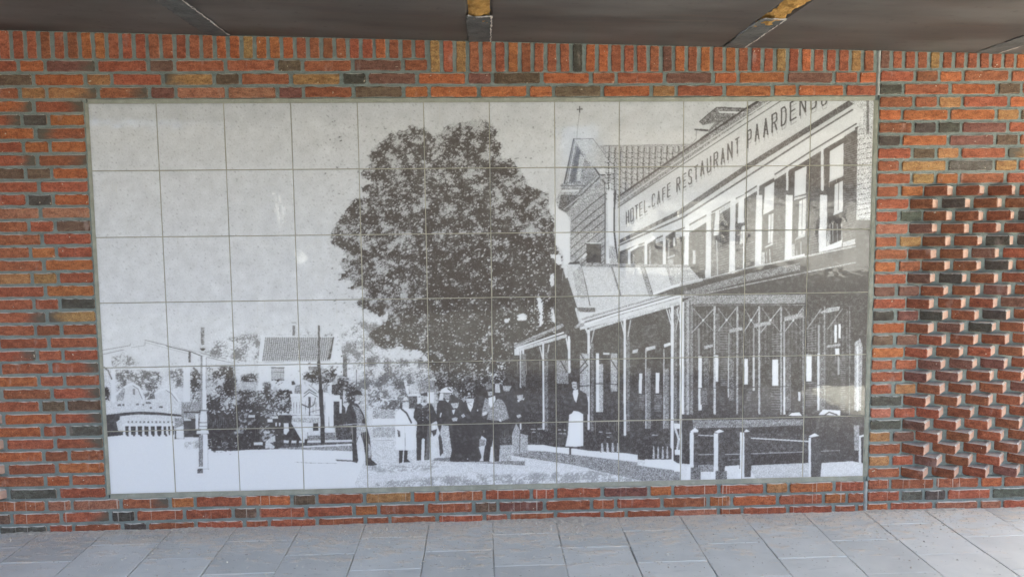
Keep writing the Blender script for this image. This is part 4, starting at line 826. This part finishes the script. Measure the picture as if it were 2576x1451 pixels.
def border(a, b, wdt, nrm):                            # sloped mortar fillet from the brickwork down to the tile edge
    v = []; f = []; n_ = 90
    for i in range(n_+1):
        t_ = i/n_; q = Vector(a).lerp(Vector(b), t_); j = rnd.uniform(-.0014, .0014)
        v += [(q.x, .0010, q.z), (q.x+nrm[0]*wdt*.25, -.0016+rnd.uniform(-.0005,.0005), q.z+nrm[1]*wdt*.25), (q.x+nrm[0]*(wdt*.85+j), -.0050+rnd.uniform(-.0006,.0006), q.z+nrm[1]*(wdt*.85+j)), (q.x+nrm[0]*(wdt+j), .004, q.z+nrm[1]*(wdt+j))]
    for i in range(n_):
        for j in range(3): q = i*4+j; f.append((q, q+4, q+5, q+1))
    me = mesh('mortar_border', v, f, MFR); bm = bmesh.new(); bm.from_mesh(me); bmesh.ops.recalc_face_normals(bm, faces=bm.faces)
    if sum(fc.normal.y for fc in bm.faces) > 0: bmesh.ops.reverse_faces(bm, faces=bm.faces)
    bm.to_mesh(me); bm.free(); return obj('mortar_border', me, mural)
border((-1.8175,0,1.8175),(1.8175,0,1.8175),.020,(0,1)); border((-1.8175,0,.0005),(1.8175,0,.0005),.024,(0,-1)); border((-1.8175,0,0),(-1.8175,0,1.818),.015,(-1,0)); border((1.8175,0,0),(1.8175,0,1.818),.022,(1,0))

# ================================================================ pavement
SL = .03                                              # fall away from the wall
pave = MB(); pave.add([(-8,.05,-.011+.05*SL),(8,.05,-.011+.05*SL),(8,-3.1,-.011-3.1*SL),(-8,-3.1,-.011-3.1*SL)], [(0,3,2,1)])
pv = obj('pavement', pave.mesh('pavement', MSAND)); tag(pv, kind='structure')
PX = .305
def slab_mesh(L, seed):
    r = random.Random(seed); hx, hy = .1506, L/2; c = .0022; v = []
    j = lambda s=.0012: r.uniform(-s, s)
    base = [(-hx,-hy),(0,-hy),(hx,-hy),(hx,0),(hx,hy),(0,hy),(-hx,hy),(-hx,0)]
    ring = [(x+j(), y+j()) for x, y in base]
    for x, y in ring: v.append((x-math.copysign(c, x)*(abs(x) > .01), y-math.copysign(c, y)*(abs(y) > .01), 0))
    for x, y in ring: v.append((x, y, -.002+j(.0005)))
    for x, y in ring: v.append((x, y, -.05))
    f = [tuple(range(8))]+[(8+i, 8+(i+1)%8, (i+1)%8, i) for i in range(8)]+[(16+i, 16+(i+1)%8, 8+(i+1)%8, 8+i) for i in range(8)]
    return mesh('paving_slab', v, f, MSL)
FULL = [slab_mesh(.3005, 700+i) for i in range(6)]; HALF = [slab_mesh(.1485, 720+i) for i in range(4)]
tilt = math.atan(SL); rest = MB()
for c in range(-25, 26):
    xc = -.0100 + (c+.5)*PX
    y = -.006; i = 0
    while y > -2.9:
        half = (c % 2 == 0 and i == 0); L = .152 if half else .3035
        yc = y - L/2; dz = rnd.uniform(-.0012, .0012)
        me = rnd.choice(HALF if half else FULL)
        M = Matrix.Translation((xc+rnd.uniform(-.0015,.0015), yc, yc*SL+dz)) @ Euler((tilt+rnd.uniform(-.0025,.0025), rnd.uniform(-.003,.003), rnd.uniform(-.005,.005))).to_matrix().to_4x4()
        if -9 <= c <= 10 and y > -1.1:
            o = obj('paving_slab', me, pv); o.matrix_local = M
        else: rest.put(me, M)
        y -= L; i += 1
e = obj('outer_slabs', rest.mesh('outer_slabs', MSL), pv); tag(e, kind='stuff')
# sand crumbs and mortar droppings along the foot of the wall and in the joints
mb = MB(); r = random.Random(5)
def crumb(x, y, z, s):
    a = r.uniform(0, 6.28); v = []
    for k in range(4): v.append((x+s*math.cos(a+k*1.57)*r.uniform(.6,1.2), y+s*math.sin(a+k*1.57)*r.uniform(.6,1.2), z-.001))
    v.append((x+r.uniform(-.3,.3)*s, y+r.uniform(-.3,.3)*s, z+s*r.uniform(.4,.9)))
    mb.add(v, [(0,1,4),(1,2,4),(2,3,4),(3,0,4)])
for i in range(5200):
    x = r.gauss(.1, 1.25) if r.random() < .6 else r.uniform(-2.8, 3.2); y = -.012 - abs(r.gauss(0, .05)) - (abs(r.gauss(0,.12)) if r.random() < .35 else 0)
    if -3.2 < x < 3.4: crumb(x, y, y*SL+.0005, r.choice((.0018,.0022,.003,.003,.0045)))
for i in range(5200):
    c = r.randint(-9, 10); x = -.01+c*PX+r.gauss(0, .0035); y = r.uniform(-1.2, -.01)
    q = math.sin(c*7.3+y*6)+math.sin(c*3.1+y*17)
    if q > -.15: crumb(x, y, y*SL-.0030, r.choice((.003,.004,.005)))
for i in range(1500):
    x = r.gauss(.1, 1.0); y = -abs(r.gauss(.1, .25)) - .02
    crumb(x, y, y*SL+.0005, r.choice((.002,.0035,.005,.007)))
# low drifts of sand lying against the bricks
prev = None; N_ = 420
for i in range(N_+1):
    x = -3.0+6.3*i/N_
    q = .5+.5*math.sin(x*2.1+.6)*math.sin(x*5.3)+.25*math.sin(x*17+1)+.2*r.uniform(-1,1)
    q = max(q - .25 - .12*abs(x-.1), 0)
    wd_, ht_ = .006+.060*q, .002+.011*q
    ring = [(x, -.002, ht_-.002), (x, -.002-wd_*.45, ht_*.55+r.uniform(-.0008,.0008)-wd_*.45*SL), (x, -.002-wd_, -.0015-wd_*SL)]
    mb.v += ring
    if i: n_ = len(mb.v); mb.f += [(n_-6, n_-5, n_-2, n_-3), (n_-5, n_-4, n_-1, n_-2)]
g = obj('sand_grit', mb.mesh('sand_grit', MSAND)); tag(g, 'loose pale sand and mortar crumbs along the foot of the wall', 'sand', kind='stuff')

# ================================================================ bridge deck overhead
deck = empty('bridge_deck', (0, 0, deckz(0)), 'dark underside of a bridge deck of wide planks with patched joints', 'bridge deck')
joints = [-1.220+.0 , -.0405, 1.140, 2.345]
edges = [-1.220-1.19*k for k in range(6, 0, -1)] + joints + [3.95]
HWJ = .044; YB = -3.0
for a, b in zip(edges[:-1], edges[1:]):
    x0, x1 = a+HWJ, b-HWJ; z = lambda x: -.0236*x
    c = .010; t_ = .5
    v = []; f = []
    for y in (.45, YB):
        v += [(x0,y,z(x0)+c),(x0+c,y,z(x0)),(x1-c,y,z(x1)),(x1,y,z(x1)+c),(x1,y,z(x1)+t_),(x0,y,z(x0)+t_)]
    for i in range(6): j = (i+1) % 6; f.append((i, 6+i, 6+j, j))
    f += [(0,1,2,3,4,5), (11,10,9,8,7,6)]
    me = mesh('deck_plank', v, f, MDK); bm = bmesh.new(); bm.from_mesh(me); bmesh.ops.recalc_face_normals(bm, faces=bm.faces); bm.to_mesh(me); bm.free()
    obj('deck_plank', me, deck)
def ribbon(name, x, y0, y1, wd, dz, mat, rough, n=60, m=8, edge=.004, bulge=0.0):
    v = []; f = []; r2 = random.Random(int(x*100)+int(y0*50)+n)
    ph = [r2.uniform(0, 6) for _ in range(6)]
    for i in range(n+1):
        y = y0+(y1-y0)*i/n; e0 = r2.uniform(-edge, edge); e1 = r2.uniform(-edge, edge)
        for j in range(m+1):
            t_ = j/m; xx = x-wd/2+wd*t_ + (e0 if j == 0 else e1 if j == m else 0)
            hgt = dz + rough*(math.sin(y*31+ph[0]+t_*3)*.5+math.sin(y*73+ph[1]-t_*5)*.3+r2.uniform(-.5,.5)) + bulge*4*t_*(1-t_)
            v.append((xx, y, -.0236*xx-hgt))
    for i in range(n):
        for j in range(m): q = i*(m+1)+j; f.append((q, q+1, q+m+2, q+m+1))
    me = mesh(name, v, f, mat, True); bm = bmesh.new(); bm.from_mesh(me)
    if sum(fc.normal.z for fc in bm.faces) > 0: bmesh.ops.reverse_faces(bm, faces=bm.faces)
    bm.to_mesh(me); bm.free(); return obj(name, me, deck)
for x in edges[1:-1]:
    if x == -.0405: ya = -.430
    elif x == 1.140: ya = -.490
    else: ya = YB
    ribbon('joint_tape', x, .3, ya, .112 if ya == YB else .100, .003, MTAPE, .0028, n=60 if ya != YB else 260)
    if ya != YB:
        ribbon('foam_strip', x, ya+.12, YB, .086, -.006, MFOAM, .009, n=150, m=8, bulge=.006, edge=.002)
        ribbon('foam_lip', x, ya+.010, ya-.006, .094, .006, MLIP, .004, n=4, m=10)
        for s in (-1, 1): ribbon('tape_edge', x+s*.050, .28, ya, .005, .005, MTAPE if s < 0 else MLIP, .002, n=50, m=1, edge=.003)
    else: ribbon('tape_edge', x+.054, .28, YB, .006, .005, MLIP, .002, n=200, m=1, edge=.003)

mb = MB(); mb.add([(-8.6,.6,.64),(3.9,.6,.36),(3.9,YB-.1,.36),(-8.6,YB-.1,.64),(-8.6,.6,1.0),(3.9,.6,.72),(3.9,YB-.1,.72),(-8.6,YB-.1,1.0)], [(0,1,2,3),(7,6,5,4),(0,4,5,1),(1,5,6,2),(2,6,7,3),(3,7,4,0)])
obj('road_slab', mb.mesh('road_slab', MDK), deck)  # unseen cover added over the planks to stop light leaking through the joints
# ================================================================ surroundings beyond the deck (light and reflections)
mb = MB(); mb.add([(-400,400,-.28),(400,400,-.28),(400,-400,-.28),(-400,-400,-.28)], [(0,3,2,1)])
tag(obj('ground', mb.mesh('ground', MGND)), kind='structure')

mb = MB(); Y0_, Y1_ = -12.0, -11.0
for q in ((-16,-.3,-4.20,3.4),(-3.86,-.3,1.5,.66),(-3.30,.66,1.5,.95),(-3.86,.95,1.5,3.4),(-4.20,-.3,-3.86,1.42),(-4.20,2.30,-3.86,3.4)): mb.box(q[0],Y0_,q[1],q[2],Y1_,q[3])  # unseen wall added and sized to block sky light; openings cut for glints
tag(obj('opposite_abutment', mb.mesh('opposite_abutment', MABUT)), 'plain dark grey abutment across the underpass, mirrored dimly in the tiles', 'abutment')

# white house across the open ground: seen as the bright band mirrored in the right-hand tiles
MWH = mat_simple('white_render', (.46, .465, .465), (.54, .545, .545), 2, .8, .1); MRF = mat_simple('dark_roof_tiles', (.05, .042, .038), (.08, .07, .062), 4, .8, .3); MWN = mat_simple('window_glass', (.03, .035, .04), (.05, .055, .06), 2, .1, .0); MFRM = mat_simple('white_window_frame', (.75, .75, .74), (.8, .8, .79), 3, .5, .0)
house = empty('house', (11, -24, -.28), 'white rendered house with dark tiled roof, mirrored as a bright band in the right-hand tiles', 'house')
mb = MB(); mb.box(-5.6, -7, 0, 5.6, 0, 3.3); mb.add([(-5.6,-7,3.3),(-5.6,0,3.3),(-5.6,-3.5,6.2),(5.6,-7,3.3),(5.6,0,3.3),(5.6,-3.5,6.2)], [(0,1,2),(3,5,4)]); obj('wall', mb.mesh('wall', MWH), house)
mb = MB(); o_ = .35
mb.add([(-5.6-o_,.35,3.08),(5.6+o_,.35,3.08),(5.6+o_,-3.5,6.27),(-5.6-o_,-3.5,6.27),(-5.6-o_,.35,3.23),(5.6+o_,.35,3.23),(5.6+o_,-3.5,6.42),(-5.6-o_,-3.5,6.42),(-5.6-o_,-7.35,3.08),(5.6+o_,-7.35,3.08),(-5.6-o_,-7.35,3.23),(5.6+o_,-7.35,3.23)],
       [(0,1,2,3),(4,7,6,5),(0,4,5,1),(3,2,9,8),(7,10,11,6),(8,9,11,10),(0,3,7,4),(3,8,10,7),(1,5,6,2),(2,6,11,9)])
obj('roof', mb.mesh('roof', MRF), house)
for x in (-4.2, -1.7, 2.0, 4.3):
    mb = MB(); mb.box(x-.5, .0, 1.0, x+.5, .03, 2.4); wn = obj('window', mb.mesh('window', MWN), house)
    mb = MB(); mb.box(x-.58, .0, .92, x-.5, .06, 2.48); mb.box(x+.5, .0, .92, x+.58, .06, 2.48); mb.box(x-.5, .0, 2.4, x+.5, .06, 2.48); mb.box(x-.5, .0, .92, x+.5, .06, 1.0); mb.box(x-.03, .03, 1.0, x+.03, .055, 2.4)
    obj('window_frame', mb.mesh('window_frame', MFRM), wn)

shed = empty('shed', (-7.0, -21, -.28), 'low white shed behind the dark abutment, glinting in the left-hand tiles', 'shed')  # unseen white block added to brighten the glints mirrored through the openings
mb = MB(); mb.box(-2.6, -3, 0, 2.6, 0, 3.0); obj('wall', mb.mesh('wall', MWH), shed)
mb = MB(); mb.box(-2.8, -3.2, 3.0, 2.8, .2, 3.2); obj('roof', mb.mesh('roof', MRF), shed)
mb = MB(); mb.box(1.4, 0, 0, 2.2, .04, 2.1); obj('door', mb.mesh('door', MWN), shed)
